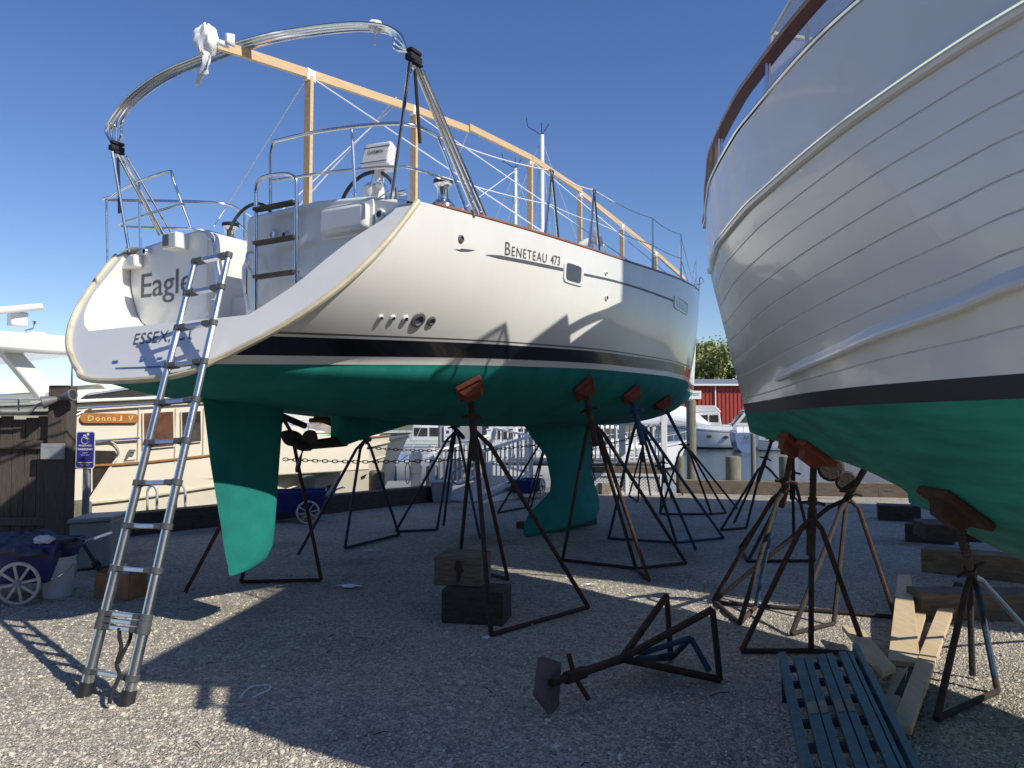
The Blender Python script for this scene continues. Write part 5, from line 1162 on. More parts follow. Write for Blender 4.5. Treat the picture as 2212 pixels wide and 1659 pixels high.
for sgn in (1,-1):
    k = -1.0
    while k < L_+.5:
        x0, x1 = k, k+sgn*.44
        def clip(xa, za, xb, zb_):
            if xa == xb: return None
            lo_, hi_ = 0, 1
            for lim, s_ in ((0.02,1),(L_,-1)):
                ta = (lim-xa)/(xb-xa)
                if (xb-xa)*s_ > 0: lo_ = max(lo_, ta)
                else: hi_ = min(hi_, ta)
            return (lo_, hi_) if hi_ > lo_+.02 else None
        c = clip(x0, 0, x1, .44)
        if c: 
            f = lambda t: A+u*(x0+(x1-x0)*t)+Vector((0,0,.02+.42*t))-back*(.03 if sgn > 0 else .018); mb.bar(f(c[0]), f(c[1]), .03, .008, up=back)
        k += .075
lt2 = build('lattice_panel', mb, 'white_paint', dk)
mb = MB(); mb.bar(A+Vector((0,0,.22))-back*.04, A+Vector((0,0,.23))-back*.04+u*.001, .001,.001)
mb = MB()
for p, q in ((A+Vector((0,0,.03)), B_+Vector((0,0,.03))), (A+Vector((0,0,.44)), B_+Vector((0,0,.44)))): mb.bar(p-back*.045, q-back*.045, .02, .06)
for p in (A, B_-u*.08, (A+B_)/2): mb.box(p+u*.03-back*.047+Vector((0,0,.23)), (.07,.022,.44))
build('lattice_frame', mb, 'white_paint', dk)
mb = MB(); mb.prism([A+back*.03+Vector((0,0,0)), B_+back*.03, B_+back*.03+Vector((0,0,.42)), A+back*.03+Vector((0,0,.42))], back*.02); build('skirt_backing', mb, 'paint_grey', dk)
def railing(t, p, q, h, n, gap=.08, drop=None, posts=(1,1), pw=.10, ph=None):
    p = Vector(p); q = Vector(q); d = q-p
    for k, on_ in zip((p, q), posts):
        if on_: mb = MB(); hh2 = (ph or h+.12); mb.box(k+Vector((0,0,hh2/2)), (pw,pw,hh2)); mb.box(k+Vector((0,0,hh2+.015)), (pw*1.35,pw*1.35,.03)); build('post', mb, 'white_paint', t, bevel=.006)
    mb = MB(); mb.bar(p+Vector((0,0,h)), q+Vector((0,0,h)), .09, .05); build('top_rail', mb, 'white_paint', t, bevel=.005)
    mb = MB(); mb.bar(p+Vector((0,0,gap)), q+Vector((0,0,gap)), .05, .05); build('bottom_rail', mb, 'white_paint', t)
    for i in range(n):
        k = p+d*((i+.5)/n); mb = MB(); mb.box(k+Vector((0,0,(h+gap)/2)), (.034,.034,h-gap)); build('baluster', mb, 'white_paint', t)
z = Vector((0,0,ZD+.05))
P1 = A-u*2.1+z; P2 = A+u*.78+z; P3 = B_+z
railing(dk, A-u*.0+z, P2, .93, 7); railing(dk, P2, P3-u*.06, .93, 8, posts=(0,0)); mb = MB(); mb.box(P3+Vector((0,0,.62)), (.11,.11,1.3)); build('post', mb, 'white_paint', dk)
railing(dk, A-u*2.3+z, A+z, .93, 14, posts=(1,0)); railing(dk, P3, P3+back*2.8, .93, 12, posts=(0,1)); railing(dk, A-u*2.3+back*2.8+z, P3+back*2.8, .93, 24, posts=(1,0))
# ramp
R0, R1 = Vector((-.72,15.5,0)), Vector((.42,17.1,0)); rp_ = thing('access_ramp', 'grey access ramp with sloping white railings leading up to the deck', 'ramp', (R0+R1)/2, 0)
rb = Vector((-.95,.62,0))
mb = MB(); V = [R0, R1, R1+rb, R0+rb]; mb.hexa([Vector((v.x,v.y,.0)) for v in V]+[Vector((R0.x,R0.y,.03)),Vector((R1.x,R1.y,.42)),Vector(((R1+rb).x,(R1+rb).y,.42)),Vector(((R0+rb).x,(R0+rb).y,.03))]); build('ramp_floor', mb, 'paint_grey', rp_)
mb = MB(); mb.prism([R0+Vector((.02,-.02,.0)), R1+Vector((.02,-.02,0)), R1+Vector((.02,-.02,.30)), R0+Vector((.02,-.02,.02))], (.01,-.01,0)); build('skirt', mb, 'white_paint', rp_)
railing(rp_, R0+Vector((0,0,.05)), R1+Vector((0,0,.38)), .95, 13, gap=.12, posts=(1,1)); railing(rp_, R1+Vector((0,0,.38)), A-u*2.3+back*.1+Vector((0,0,.55)), .95, 5, gap=.12, posts=(0,0))
railing(rp_, R0+rb+Vector((0,0,.05)), R1+rb+Vector((0,0,.38)), .95, 13, gap=.12, posts=(1,1))
mb = MB(); P = [R0+Vector((-.02,-.02,.80)), R0+Vector((-.25,-.32,.76)), R0+Vector((-.42,-.54,.66)), R0+Vector((-.44,-.56,.52)), R0+Vector((-.32,-.42,.42)), R0+Vector((-.05,-.08,.50)), R0+Vector((-.01,-.03,.52))]; mb.tube(spline(P,5), .022, 8); build('hand_loop', mb, 'paint_grey', rp_, smooth=True)
mb = MB(); c = G(955,1085); pt_ = thing('planter_tub', 'square grey planter tub at the foot of the ramp', 'planter', c, 0); V = [(-.17,-.15),(.17,-.15),(.17,.15),(-.17,.15)]; mb.hexa([c+Vector((x,y,0)) for x,y in V]+[c+Vector((x*1.25,y*1.25,.42)) for x,y in V]); mb.box(c+Vector((0,0,.41)),(.46,.42,.05)); build('body', mb, 'box_grey', pt_, bevel=.01)
# shed
a, b_ = W(947,1030,18.4), W(1060,1028,18.0); sd_ = thing('grey_shed', 'small grey plank sided shed on the dock behind the stands', 'shed', (a.x/2+b_.x/2, 18.8, 0), 0)
mb = MB(); mb.box(((a.x+b_.x)/2,18.95,1.5),(b_.x-a.x,1.3,2.5)); wl_ = build('wall', mb, 'paint_grey', sd_)
mb = MB()
for k in range(9): x = a.x+(b_.x-a.x)*(k+.3)/9; mb.box((x,18.29,1.5),(.018,.02,2.5))
build('batten', mb, 'paint_grey', wl_); mb = MB(); mb.box(((a.x*.42+b_.x*.58),18.285,1.28),(.62,.03,1.9)); dr_ = build('door', mb, 'box_grey', sd_, bevel=.01)
mb = MB(); mb.box(((a.x*.42+b_.x*.58),18.262,.85),(.44,.02,.7)); build('door_panel', mb, 'paint_grey', dr_, bevel=.01)
mb = MB(); mb.prism([Vector((a.x-.1,18.2,2.75)),Vector((b_.x+.1,18.2,2.75)),Vector((b_.x+.1,19.7,2.95)),Vector((a.x-.1,19.7,2.95))], (0,0,.06)); build('roof', mb, 'roof_grey', sd_)
mb = MB(); p = W(967,936,18.25); mb.box((p.x,18.27,p.z),(.18,.012,.34)); ns = build('notice', mb, 'sign_white', sd_); mb = MB(); mb.box((p.x,18.262,p.z+.03),(.07,.004,.07)); mb.box((p.x,18.262,p.z-.08),(.12,.004,.012)); build('notice_print', mb, 'sign_blue', ns)
# floating dock and pedestal
mb = MB(); mb.box((-1.2,24.5,-.45),(9.5,2.4,.3)); solo('floating_dock', 'pale floating dock lying beyond the sea wall', 'dock', mb, 'concrete', bevel=.02)
a, b_ = W(888,1048,19.6), W(909,980,19.6); pd_ = thing('power_pedestal', 'white dock power pedestal with a yellow hose coil hung on it', 'pedestal', (a.x, 19.6, 0), 0); c = Vector(((a.x+b_.x)/2,19.6,0)); w_ = b_.x-a.x
mb = MB(); mb.box(c+Vector((0,0,(a.z+b_.z)/2)), (w_,w_,b_.z-a.z+.1)); pb2 = build('column', mb, 'white_paint', pd_, bevel=.02); mb = MB(); mb.box(c+Vector((0,0,b_.z-.10)), (w_*1.3,w_*1.3,.20)); mb.box(c+Vector((0,0,b_.z-.4)), (w_*1.25,w_*1.2,.18)); build('lamp_head', mb, 'white_paint', pb2, bevel=.02)
for k in range(4): mb = MB(); mb.tube([c+Vector((-w_*.8+.02*math.cos(q)*3, -.12-.015*k, .35+.26*math.sin(q))) for q in np.linspace(0,6.283,21)[:-1]], .012, 6, closed=True); build('hose_coil', mb, 'hose_yellow', pd_, smooth=True)

# ================================================================== BOATS BEYOND
def cruiser(label, x, y, hdg, L, B, Fb, hullm='hull_white', cabin=True, canvas=None, seed=0, stripe='boot_navy', fly=True, group='boats moored beyond the yard', name='cabin_cruiser', cat='motor boat'):
    f = Frame(x, y, hdg); t = thing(name, label, cat, f.loc, f.rz, group); z0 = -1.12
    hb2 = ip([(0,0),(.08*L,.40*B/2),(.2*L,.75*B/2),(.4*L,.97*B/2),(.7*L,B/2),(L,.93*B/2)])
    sh = lambda q: z0+.12+Fb*(1+.45*max(0, 1-q/(.6*L))**1.6)
    def row(k):
        rw = []
        for q in np.linspace(0,1,30):
            d = L*q**1.3; s = L/2-d-(1-k)*.09*L*(1-q)**2; zz = z0+(sh(d)-z0)*k; rw.append(Vector((hb2(d)*(.72+.28*k**.6) if d > 0 else 0, s, zz)))
        return rw
    ks = [0,.12,.3,.6,.9,.93,1]; rows = [row(k) for k in ks]; mb = MB(); mrr = [1,0,0,0,1,0]; mb.grid(rows, mrow=mrr); mb.grid([[Vector((-p.x,p.y,p.z)) for p in r] for r in rows], mrow=mrr, flip=True)
    mb.grid([[Vector((r[-1].x*k, r[-1].y, r[-1].z)) for k in (-1,0,1)] for r in rows]); tp_ = rows[-1]; mb.grid([[Vector((p.x*k, p.y, p.z-.02)) for k in (-1,0,1)] for p in tp_])
    ho_ = build('hull', mb, [hullm, stripe], t, local=True, smooth=True, recalc=False)
    for s in (.18*L, .06*L, -.06*L):
        d = L/2-s
        for sd in (1,-1): mb = MB(); c = Vector((sd*(hb2(d)*.955+.012), s, z0+(sh(d)-z0)*.66)); mb.lathe([(0,0),(.11*L/9,0),(.11*L/9,.015),(0,.02)], c, 12, (sd,0,.1)); mb.v = [(v[0], c.y+(v[1]-c.y)*1.7, v[2]) for v in mb.v]; build('port_light', mb, 'window_dark', ho_, local=True)
    zd = lambda d: sh(d)
    if cabin:
        mb = MB(); rows = []
        for s, w_, h in ((.30*L,.35,.02),(.20*L,.62,.32),(.08*L,.78,.5),(-.02*L,.84,.55)): rows.append([Vector((x_*B/2*w_, s, zd(L/2-s)+h*hh_2*Fb*.7)) for x_, hh_2 in ((-1.05,0),(-.95,.75),(-.7,1),(0,1.08),(.7,1),(.95,.75),(1.05,0))])
        mb.grid(rows); build('cabin_trunk', mb, 'gelcoat', t, local=True, smooth=True)
        zb = zd(L*.5)+.2*Fb
        hs2 = MB(); pr_ = [(.02*L,zb),(-.08*L,zb+.95*Fb),(-.40*L,zb+.98*Fb),(-.42*L,zb)]; hs2.prism([Vector((-B*.40,a,b2)) for a, b2 in pr_], (B*.80,0,0)); ho2 = build('deckhouse', hs2, 'gelcoat', t, local=True, bevel=.08, smooth=True)
        for sd in (1,-1):
            for k in range(3):
                a0 = -.09*L-.105*L*k; mb = MB(); mb.prism([Vector((sd*(B*.402), a0-(.0), zb+.78*Fb)), Vector((sd*B*.402, a0-.09*L, zb+.80*Fb)), Vector((sd*B*.402, a0-.09*L, zb+.32*Fb)), Vector((sd*B*.402, a0+(.045*L if k == 0 else 0), zb+.32*Fb))], (sd*.02,0,0)); build('window', mb, 'window_dark', ho2, local=True)
        mb = MB(); mb.prism([Vector((-B*.36,.012*L,zb+.2*Fb)), Vector((B*.36,.012*L,zb+.2*Fb)), Vector((B*.34,-.068*L,zb+.86*Fb)), Vector((-B*.34,-.068*L,zb+.86*Fb))], (0,.03,.02)); build('windscreen', mb, 'window_dark', ho2, local=True)
        if fly:
            zf = zb+1.0*Fb; mb = MB(); mb.prism([Vector((-B*.36,a,b2)) for a, b2 in ((-.06*L,zf),(-.13*L,zf+.45*Fb),(-.36*L,zf+.42*Fb),(-.42*L,zf))], (B*.72,0,0)); fo_ = build('flybridge', mb, 'gelcoat', t, local=True, bevel=.06, smooth=True)
            mb = MB(); mb.prism([Vector((-B*.33,a,b2)) for a, b2 in ((-.125*L,zf+.44*Fb),(-.145*L,zf+.72*Fb),(-.16*L,zf+.72*Fb),(-.15*L,zf+.44*Fb))], (B*.66,0,0)); build('wind_deflector', mb, 'tinted_screen', fo_, local=True)
            if canvas:
                mb = MB(); zc2 = zf+1.25*Fb; mb.grid([[Vector((x_*B*.36, a, zc2-.10*abs(x_)**2-.1*abs((a+.25*L)/(.12*L))**2)) for x_ in (-1,-.5,0,.5,1)] for a in np.linspace(-.13*L,-.37*L,6)]); build('bimini', mb, canvas, t, local=True, solid=.05)
                for sd in (1,-1):
                    for a, b2 in ((-.14*L,-.2*L),(-.2*L,-.14*L),(-.35*L,-.28*L),(-.28*L,-.35*L)): mb = MB(); mb.tube([Vector((sd*B*.35,a,zf+.4*Fb)), Vector((sd*B*.35,b2,zc2-.12))], .03, 6); build('bimini_pole', mb, 'steel_far', t, local=True)
    rl = [Vector((hb2(L/2-s)*.93, s, zd(L/2-s)+.5)) for s in np.linspace(.47*L,-.05*L,9)]
    for sd in (1,-1):
        mb = MB(); mb.tube([Vector((0,.50*L,zd(0)+.5))]+[Vector((sd*p.x,p.y,p.z)) for p in rl], .022, 6); rr2 = build('bow_rail', mb, 'steel_far', t, local=True)
        for p in rl[::2]: mb = MB(); mb.tube([Vector((sd*p.x,p.y,p.z)), Vector((sd*p.x,p.y,p.z-.5))], .018, 6); build('rail_post', mb, 'steel_far', rr2, local=True)
    return t, f
cruiser('white flybridge cruiser with a dark bimini, bow left, behind the tall piling', 23.4, 82, -80, 14, 4.4, 1.75, canvas='dark_canvas')
cruiser('white express cruiser partly covered in white wrap, behind the flybridge cruiser', 21.0, 96, -74, 11.8, 4.4, 1.8, canvas=None)
cruiser('low white runabout at the float right of the blue boat', 27.5, 76, -95, 8, 2.6, .75, cabin=False)
mb = MB(); c = Vector((19.5,94,2.3)); mb.grid([[c+Vector((a*4.6, b2*1.9, 2.6*(1-abs(a)**2.2)*(1-abs(b2)**2)**.5-1)) for a in np.linspace(-1,1,15)] for b2 in np.linspace(-1,1,9)]); solo('wrap_cover', 'white shrink wrap cover tented over the cruiser behind the tall piling', 'boat cover', mb, 'shrink_wrap', smooth=True, solid=.03)
# little blue boat seen from astern
bf = Frame(22.0, 74, 8); bl = thing('small_sloop', 'small pale blue boat seen from astern with dark lettering on its transom', 'sailboat', bf.loc, bf.rz, 'boats moored beyond the yard')
mb = MB(); rows = []
for q in np.linspace(0,1,12):
    s = -3.5+7*q; b_ = (1.05 if q < .5 else 1.05*(1-((q-.5)/.5)**2)); zt3 = .75+.25*q; rows.append([Vector((x_*b_*wd, s+(1-h2)*.2, -1.3+(zt3+1.3)*h2)) for x_, wd, h2 in ((-1,1,1),(-1,.98,.7),(-1,.8,.35),(-1,.35,.08),(1,0,0),(1,.35,.08),(1,.8,.35),(1,.98,.7),(1,1,1))])
mb.grid(rows); mb.f.append(tuple(range(9))); mb.m.append(0); mb.grid([[rows[i][0]-Vector((0,0,.03)), rows[i][-1]-Vector((0,0,.03))] for i in range(12)]); bh = build('hull', mb, 'navy_hull', bl, local=True, smooth=True)
mb = MB(); text_plane(mb, 'II', (-.18,-3.53,.25), (.36,0,0), (0,.04,.22), (0,0,0)); text_plane(mb, 'ESSEX', (-.4,-3.52,-.05), (.8,0,0), (0,.02,.14), (0,0,0)); build('lettering', mb, 'grey_text', bh, local=True, recalc=False)
mb = MB(); mb.tube(spline([Vector(p) for p in ((-.9,-2,1.4),(-.95,-3.3,1.4),(0,-3.5,1.42),(.95,-3.3,1.4),(.9,-2,1.4))],5), .025, 6); pr2 = build('stern_rail', mb, 'steel_far', bl, local=True)
for x_ in (-.9,-.3,.3,.9): mb = MB(); mb.tube([Vector((x_,-3.4,1.4)), Vector((x_,-3.35,.72))], .02, 6); build('rail_post', mb, 'steel_far', pr2, local=True)
mb = MB(); mb.prism([Vector((-.6,s,z2)) for s, z2 in ((-1,.8),(-.6,1.25),(1.2,1.3),(2,1.0),(2.2,.9))], (1.2,0,0)); build('cabin', mb, 'gelcoat', bl, local=True, bevel=.05)
# boats seen under the hull, near the left bow
cruiser('white picnic cruiser with a radar dome, seen behind the propeller', -11.2, 38, 60, 11.5, 3.6, 1.25, fly=False)
t_, f_ = cruiser('white flybridge boat farther off behind the propeller', -17.5, 62, 70, 13, 4.2, 1.5)
mb = MB(); c = f_.at_y(672,915,-2); mb.lathe([(0,-.2),(.3,-.2),(.32,0),(.3,.25),(.15,.42),(0,.46)], c, 16); mb.cyl(c-Vector((0,0,1.5)), c-Vector((0,0,.15)), .06); build('radome', mb, 'gelcoat', t_, local=True, smooth=True)
mb = MB(); c = f_.at_y(691,915,-2.5); mb.prism([c+Vector((0,0,1.6)), c+Vector((0,-.5,1.6)), c+Vector((0,-1.6,-2)), c+Vector((0,-.3,-2))], (.25,0,0)); build('radar_arch', mb, 'gelcoat', t_, local=True)
cruiser('small dark canvas covered skiff stern-on beside the pedestal', -5.6, 33, 160, 6.5, 2.4, .8, cabin=False, name='outboard_skiff', cat='motor boat', stripe='boot_black')
heap('blue_tarp', 'blue grey tarp bundled over the skiff beside the pedestal', 'tarp', W(862,1000,32.5)+Vector((0,0,0)), (.75,1.2,.35), 'navy_hull', 5)
for i, (x, y, hd_, L_) in enumerate(((2.0,42,100,9),(6.5,45,80,8),(-2.5,52,95,10))):
    cruiser(('white cruiser seen through the ramp railing','white cruiser seen through the deck railing','white cruiser behind the grey shed')[i], x, y, hd_, L_, 3, 1.15, fly=False)
for i, (x, y, r_, lb) in enumerate(((-14.5,22,(3.4,2.2,1.5),'white shrink wrapped boat hump behind the trawler yacht strut'),(-12.2,26,(3.0,2.2,1.6),'white shrink wrapped boat hump left of the tan cover'))):
    c = Vector((x,y,.9)); mb = MB(); rows = []
    for k in range(13):
        a = -1+2*k/12; w2 = (1-abs(a)**3)*.9+.1; rows.append([c+Vector((a*r_[0], r_[1]*b2*w2, r_[2]*(1-abs(b2)**1.5*.8)*(.65+.35*(1-a*a))-1.6*(abs(b2) > .99))) for b2 in np.linspace(-1,1,11)])
    mb.grid(rows); solo('wrapped_boat', lb, 'wrapped boat', mb, 'shrink_wrap', smooth=True, solid=.02, group='shrink wrapped boats')
# masts of far yachts
def mastboat(label, px, ptop, Y, wpx, extra=False):
    top = W(px, ptop, Y); t = thing('far_sloop', label, 'sailboat', (top.x, Y, -1), 0, 'far yachts with tall masts')
    mb = MB(); r_ = wpx*Y/FP/2; mb.tube([Vector((top.x,Y,.2)), top], [r_, r_*.85], 10); ms = build('mast', mb, 'white_paint', t, smooth=True)
    mb = MB(); L_ = 10; rows = []
    for q in np.linspace(0,1,14):
        b_ = 1.6*math.sin(math.pi*min(1,q*.8+.2))**.7*(1 if q < .98 else .05); rows.append([Vector((top.x-5.5+L_*q, Y+b_*k, z_)) for k, z_ in ((-1,.15+.3*q),(-.9,-.5),(-.3,-1.3),(.3,-1.3),(.9,-.5),(1,.15+.3*q))])
    mb.grid(rows); mb.grid([[r[0], r[-1]] for r in rows]); build('hull', mb, 'hull_white', t, smooth=True)
    mb = MB(); mb.bar(Vector((top.x-.3,Y,1.6)), Vector((top.x-4.2,Y,1.6)), .25, .3); build('boom', mb, 'white_paint', t)
    mb = MB(); mb.bar(top+Vector((-.9,0,-top.z*.42)), top+Vector((.9,0,-top.z*.42)), .06, .04); build('spreader', mb, 'white_paint', ms)
    for dx in (4.3,-5.2,-1.2,1.2): mb = MB(); mb.tube([top-Vector((0,0,.15)), Vector((top.x+dx, Y+(1.2 if abs(dx) < 2 else 0), .3))], .014, 5); build('stay', mb, 'steel_far', ms)
    mb = MB(); mb.tube([top, top+Vector((0,0,.5))], .02, 5); mb.tube([top, top+Vector((-.55,0,.35)), top+Vector((-.6,0,.7))], .018, 5); mb.tube([top, top+Vector((.3,0,.45))], .02, 5); build('masthead_vane', mb, 'dark_canvas', ms)
    return t
mastboat('far yacht with the taller white mast, right of the ridge frame stud', 1170, 292, 30, 13); mastboat('far yacht with the shorter white mast, left of the ridge frame stud', 1113, 364, 34, 10)
# ================================================================== RED BUILDING, TREES
rbd = thing('red_building', 'long red metal sided boat shed with a grey roof across the water', 'building', (45,150,0), 0)
a = W(1484,830,150); zt_e = a.z; mb = MB(); mb.box((50,158,(zt_e-1)/2),(50,16,zt_e+1)); wl3 = build('wall', mb, 'red_metal', rbd)
mb = MB()
for k in range(64): mb.box((25.4+k*.78,149.93,(zt_e-1)/2),(.12,.14,zt_e+.9))
build('wall_ribs', mb, 'red_metal', wl3)
mb = MB(); mb.prism([Vector((24.4,149.2,zt_e-.1)), Vector((75.6,149.2,zt_e-.1)), Vector((75.6,158,zt_e+1.2)), Vector((24.4,158,zt_e+1.2))], (0,0,.25)); mb.prism([Vector((24.4,158,zt_e+1.2)), Vector((75.6,158,zt_e+1.2)), Vector((75.6,167,zt_e-.1)), Vector((24.4,167,zt_e-.1))], (0,0,.25)); build('roof', mb, 'roof_grey', rbd)
mb = MB(); mb.box((50,149.1,zt_e-.15),(51.4,.25,.35)); build('gutter', mb, 'white_paint', rbd)
for x in (39.6,35.0,46): mb = MB(); mb.box((x,149.7,(zt_e-1)/2),(.2,.2,zt_e+.8)); build('downpipe', mb, 'white_paint', rbd)
p0, p1 = W(1488,862,149.6), W(1515,844,149.6); mb = MB(); mb.box(((p0.x+p1.x)/2,149.7,(p0.z+p1.z)/2),(p1.x-p0.x,.12,p1.z-p0.z)); sg3 = build('wall_sign', mb, 'sign_white', rbd)
mb = MB(); [mb.box(((p0.x+p1.x)/2,149.62,p0.z+(p1.z-p0.z)*v),((p1.x-p0.x)*w2,.04,.13)) for v, w2 in ((.66,.7),(.48,.6))]; build('faded_lettering', mb, 'roof_grey', sg3)
def tree(label, x, y, h, w_, seed, n=5200, dens=1.0):
    r2 = random.Random(seed); g2 = np.random.default_rng(seed); t = thing('tree', label, 'tree', (x,y,0), 0, 'trees behind the red building')
    mb = MB(); tips = []
    def br(p, d, L_, r_, k):
        P = [p]; 
        for i in range(4): d = (d+Vector((r2.uniform(-.18,.18), r2.uniform(-.18,.18), r2.uniform(-.02,.14)))).normalized(); p = p+d*L_/4; P.append(p)
        mb.tube(P, [r_*(1-.14*i) for i in range(5)], 6)
        if k == 0: tips.extend(P[1:]); return
        for i in range(5 if k > 1 else 4):
            q = P[1+i % 4] if i < 3 else P[4]; a = r2.uniform(0,6.28); e_ = (d*.7+Vector((math.cos(a), math.sin(a), r2.uniform(.0,.6)))*.75).normalized(); br(q, e_, L_*.62, r_*.5, k-1)
    br(Vector((x,y,0)), Vector((0,0,1)), h*.42, h*.022, 3); build('trunk', mb, 'bark', t, smooth=True)
    T = np.array([[v.x,v.y,v.z] for v in tips]); c = T[g2.integers(0,len(T),n)]+g2.normal(0,h*.030,(n,3)); s_ = g2.uniform(.010,.022,n)*h
    nn_ = g2.normal(0,1,(n,3)); nn_ /= np.linalg.norm(nn_,axis=1)[:,None]; a = np.cross(nn_, g2.normal(0,1,(n,3))); a /= np.linalg.norm(a,axis=1)[:,None]; b_ = np.cross(nn_, a)
    V = np.stack([c-a*s_[:,None], c-b_*s_[:,None]*.6, c+a*s_[:,None], c+b_*s_[:,None]*.6],1).reshape(-1,3); m2 = MB(); m2.v = V.tolist(); m2.f = [(i*4,i*4+1,i*4+2,i*4+3) for i in range(n)]; m2.m = [0]*n; build('crown', m2, 'leaf', t, recalc=False)
for i, (px, ptop, Y, sd) in enumerate(((1512,775,200,1),(1548,752,195,2),(1585,742,205,3),(1625,760,200,4),(1672,756,198,5),(1480,790,210,6))):
    tp3 = W(px, ptop, Y); tree(('pale green spring tree, leftmost of the leafing trees above the red roof','tall pale green tree with an open crown above the red roof','tallest pale tree next to the motor yacht stem','pale tree hidden behind the motor yacht bow','pale tree farthest right behind the motor yacht','low pale tree peeping behind the sailing yacht bow')[i], tp3.x, Y, (tp3.z+1.0)*1.22, 1, sd)
mb = MB(); a = W(1473,755,140); mb.tube([Vector((a.x+1,140,0)), Vector((a.x+1,140,a.z-4))], .14, 6); mb.bar(Vector((a.x,140,a.z-4.6)), Vector((a.x+2.2,140,a.z-4.6)), .12, .12); solo('utility_pole', 'thin utility pole standing before the left end of the red building', 'pole', mb, 'bark')

# ================================================================== CHAINS, LITTER
def chain(label, a, b_, sg_, pitch=.055, r_=.005):
    a = Vector(a); b_ = Vector(b_); L_ = (b_-a).length; n = int(L_/pitch); mb = MB(); P = [a.lerp(b_, k/n)-Vector((0,0,sg_*4*(k/n)*(1-k/n))) for k in range(n+1)]
    for i in range(n):
        c = (P[i]+P[i+1])/2; d = (P[i+1]-P[i]).normalized(); s_ = d.cross(Vector((0,0,1))).normalized(); v = s_ if i % 2 else s_.cross(d); hl = pitch*.66; hw_ = pitch*.28
        Q = [c+d*hl*math.cos(q)+v*hw_*math.sin(q) for q in np.linspace(0,2*math.pi,9)[:-1]]; mb.tube(Q, r_, 4, closed=True)
    return solo('chain', label, 'chain', mb, 'rust_dark', group='slack chains between the stands')
chain('upper rusty chain running right from behind the propeller to the keel', W(795,967,10.1), W(1172,960,10.4), .06)
chain('lower rusty chain running right from the rudder past the propeller', W(612,992,8.1), W(1036,990,7.6), .03)
chain('short rusty chain between the two stands right of the keel', W(1270,957,9.4), W(1374,940,10.2), .05)
chain('rusty chain end hanging down beside the right edge of the keel', W(1279,962,9.6), W(1283,1046,9.6), 0)
def scrap(label, px, py, r_, m, seed, nm='paper_scrap', cat='scrap'):
    r2 = random.Random(seed); c = G(px, py, .012); mb = MB(); n = 9; V = [c+Vector((math.cos(6.28*k/n)*r_*r2.uniform(.5,1.5), math.sin(6.28*k/n)*r_*r2.uniform(.3,.8), r2.uniform(0,.02))) for k in range(n)]; mb.add([c+Vector((0,0,.02))]+V, [(0,k+1,(k+1)%n+1) for k in range(n)]); solo(nm, label, cat, mb, m, solid=.002, group='scraps on the gravel')
scrap('white paper scrap on the gravel under the keel toe', 1176, 1155, .12, 'white_cloth', 1); scrap('white paper scrap at the tip of the thin sun streak', 798, 1190, .07, 'white_cloth', 2)
scrap('grey crumpled scrap on the shaded gravel left of the timber blocks', 758, 1268, .12, 'shrink_wrap', 3); scrap('small torn scrap on the shaded gravel right of the timber blocks', 1277, 1264, .05, 'shrink_wrap', 4)
scrap('tiny white scrap at the left foot of the front stand', 1049, 1380, .025, 'white_cloth', 5); scrap('orange flower-like scrap near the left ladder foot', 157, 1473, .03, 'name_board', 6)
mb = MB(); P = [G(x, y, .02) for x, y in ((519,1507),(530,1493),(548,1482),(580,1480),(583,1488),(560,1500),(546,1506))]; mb.tube(spline(P,5), .004, 5); solo('cable_tie', 'thin pale loop of plastic strap lying on the foreground gravel', 'strap', mb, 'shrink_wrap')
block('keel_block', 'low dark timber pad under the front of the keel', G(1195,1150), G(1290,1132), .7, .10, 0, 'timber_dark', cat='timber block')

# workshop added out of view at right, placed to shade the sailing yacht bow
wsx, wsy = Vector((8.8,2.5,0)), Vector((11.3,9.6,0)); wd_ = (wsy-wsx).normalized(); wb_ = Vector((wd_.y,-wd_.x,0))*9
ws = thing('occluder', 'unseen tall metal workshop standing along the right side of the yard', 'building', (wsx+wsy)/2, 0)
mb = MB(); mb.hexa([wsx, wsx+wb_, wsy+wb_, wsy]+[v+Vector((0,0,11.8)) for v in (wsx, wsx+wb_, wsy+wb_, wsy)]); wo2 = build('wall', mb, 'paint_grey', ws)
mb = MB(); n_ = Vector((-wd_.y,wd_.x,0)); V = [wsx+wd_*1.2, wsx+wd_*5.2]; mb.prism([V[0]+n_*.02, V[1]+n_*.02, V[1]+n_*.02+Vector((0,0,5)), V[0]+n_*.02+Vector((0,0,5))], n_*.05); build('roller_door', mb, 'box_grey', ws)
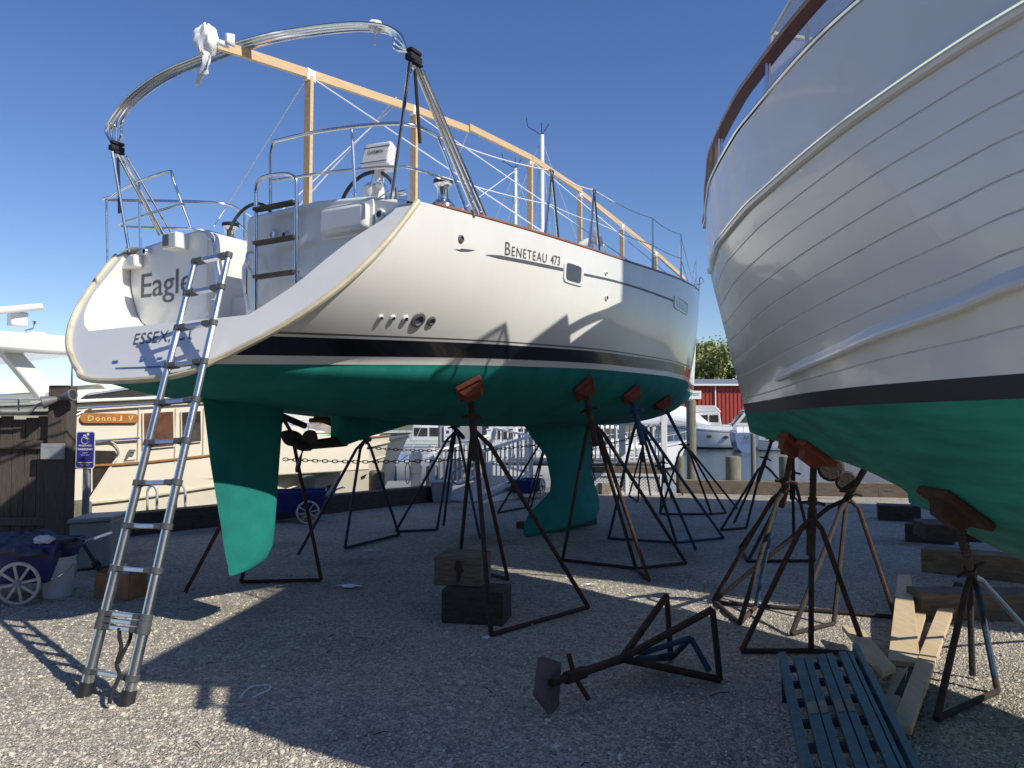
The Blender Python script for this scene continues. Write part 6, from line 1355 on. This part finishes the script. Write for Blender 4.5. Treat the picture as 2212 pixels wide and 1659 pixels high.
mb = MB(); mb.prism([wsx-wd_*.15+n_*.2+Vector((0,0,11.8)), wsy+wd_*.3+n_*.2+Vector((0,0,11.8)), wsy+wd_*.3+wb_+Vector((0,0,11.8)), wsx-wd_*.15+wb_+Vector((0,0,11.8))], (0,0,.2)); build('roof', mb, 'roof_grey', ws)

# swim ladder hoops on the sea wall
for k, (x0, x1, y0, y1, lb) in enumerate(((318,339,1052,1125,'left stainless ladder hoop standing on the sea wall behind the silver ladder'),(380,400,1050,1118,'right stainless ladder hoop standing on the sea wall beside the rudder'))):
    Yd = 11.7+.5*k; a, b_, c, d = W(x0,y1,Yd), W(x0,y0+10,Yd), W(x1,y0+10,Yd), W(x1,y1,Yd); tp4 = W((x0+x1)/2,y0-3,Yd); mb = MB(); mb.tube([a, b_]+spline([b_, W(x0+4,y0+1,Yd), tp4, W(x1-4,y0+1,Yd), c],4)+[d], .02, 8)
    solo('dock_ladder_hoop', lb, 'ladder rail', mb, 'steel_far', smooth=True, group='ladder hoops on the sea wall')
# odd leaves and twigs blown over the gravel
for k in range(14):
    x, y = random.uniform(-2.2,2.4), random.uniform(3.4,7.5); L_ = random.uniform(.04,.14); a = random.uniform(0,3.1); mb = MB(); p = Vector((x,y,.012)); q = p+Vector((L_*math.cos(a), L_*math.sin(a), .004))
    mb.tube([p, p.lerp(q,.5)+Vector((0,.008,.006)), q], [.0035,.003,.002], 5); tw_ = solo('twig', 'thin dark twig lying on the yard gravel', 'twig', mb, 'timber_dark', group='twigs on the gravel')

# unseen shed added behind the viewer to block low sky and deepen shade
bs = thing('sky_blocker', 'unseen long grey shed added across the back of the yard to block sky light', 'building', (-4,-10,0), 0)
mb = MB(); mb.box((-4,-11,3.4),(34,8,6.8)); build('wall', mb, 'timber_grey', bs)
mb = MB(); mb.prism([Vector((-21.5,-6.6,6.8)),Vector((-21.5,-15.4,6.8)),Vector((-21.5,-11,8.4))], (35,0,0)); build('roof', mb, 'roof_grey', bs)
for x in (-14,-4,6): mb = MB(); mb.box((x,-6.97,2.2),(5,.1,4.4)); build('door', mb, 'paint_grey', bs)
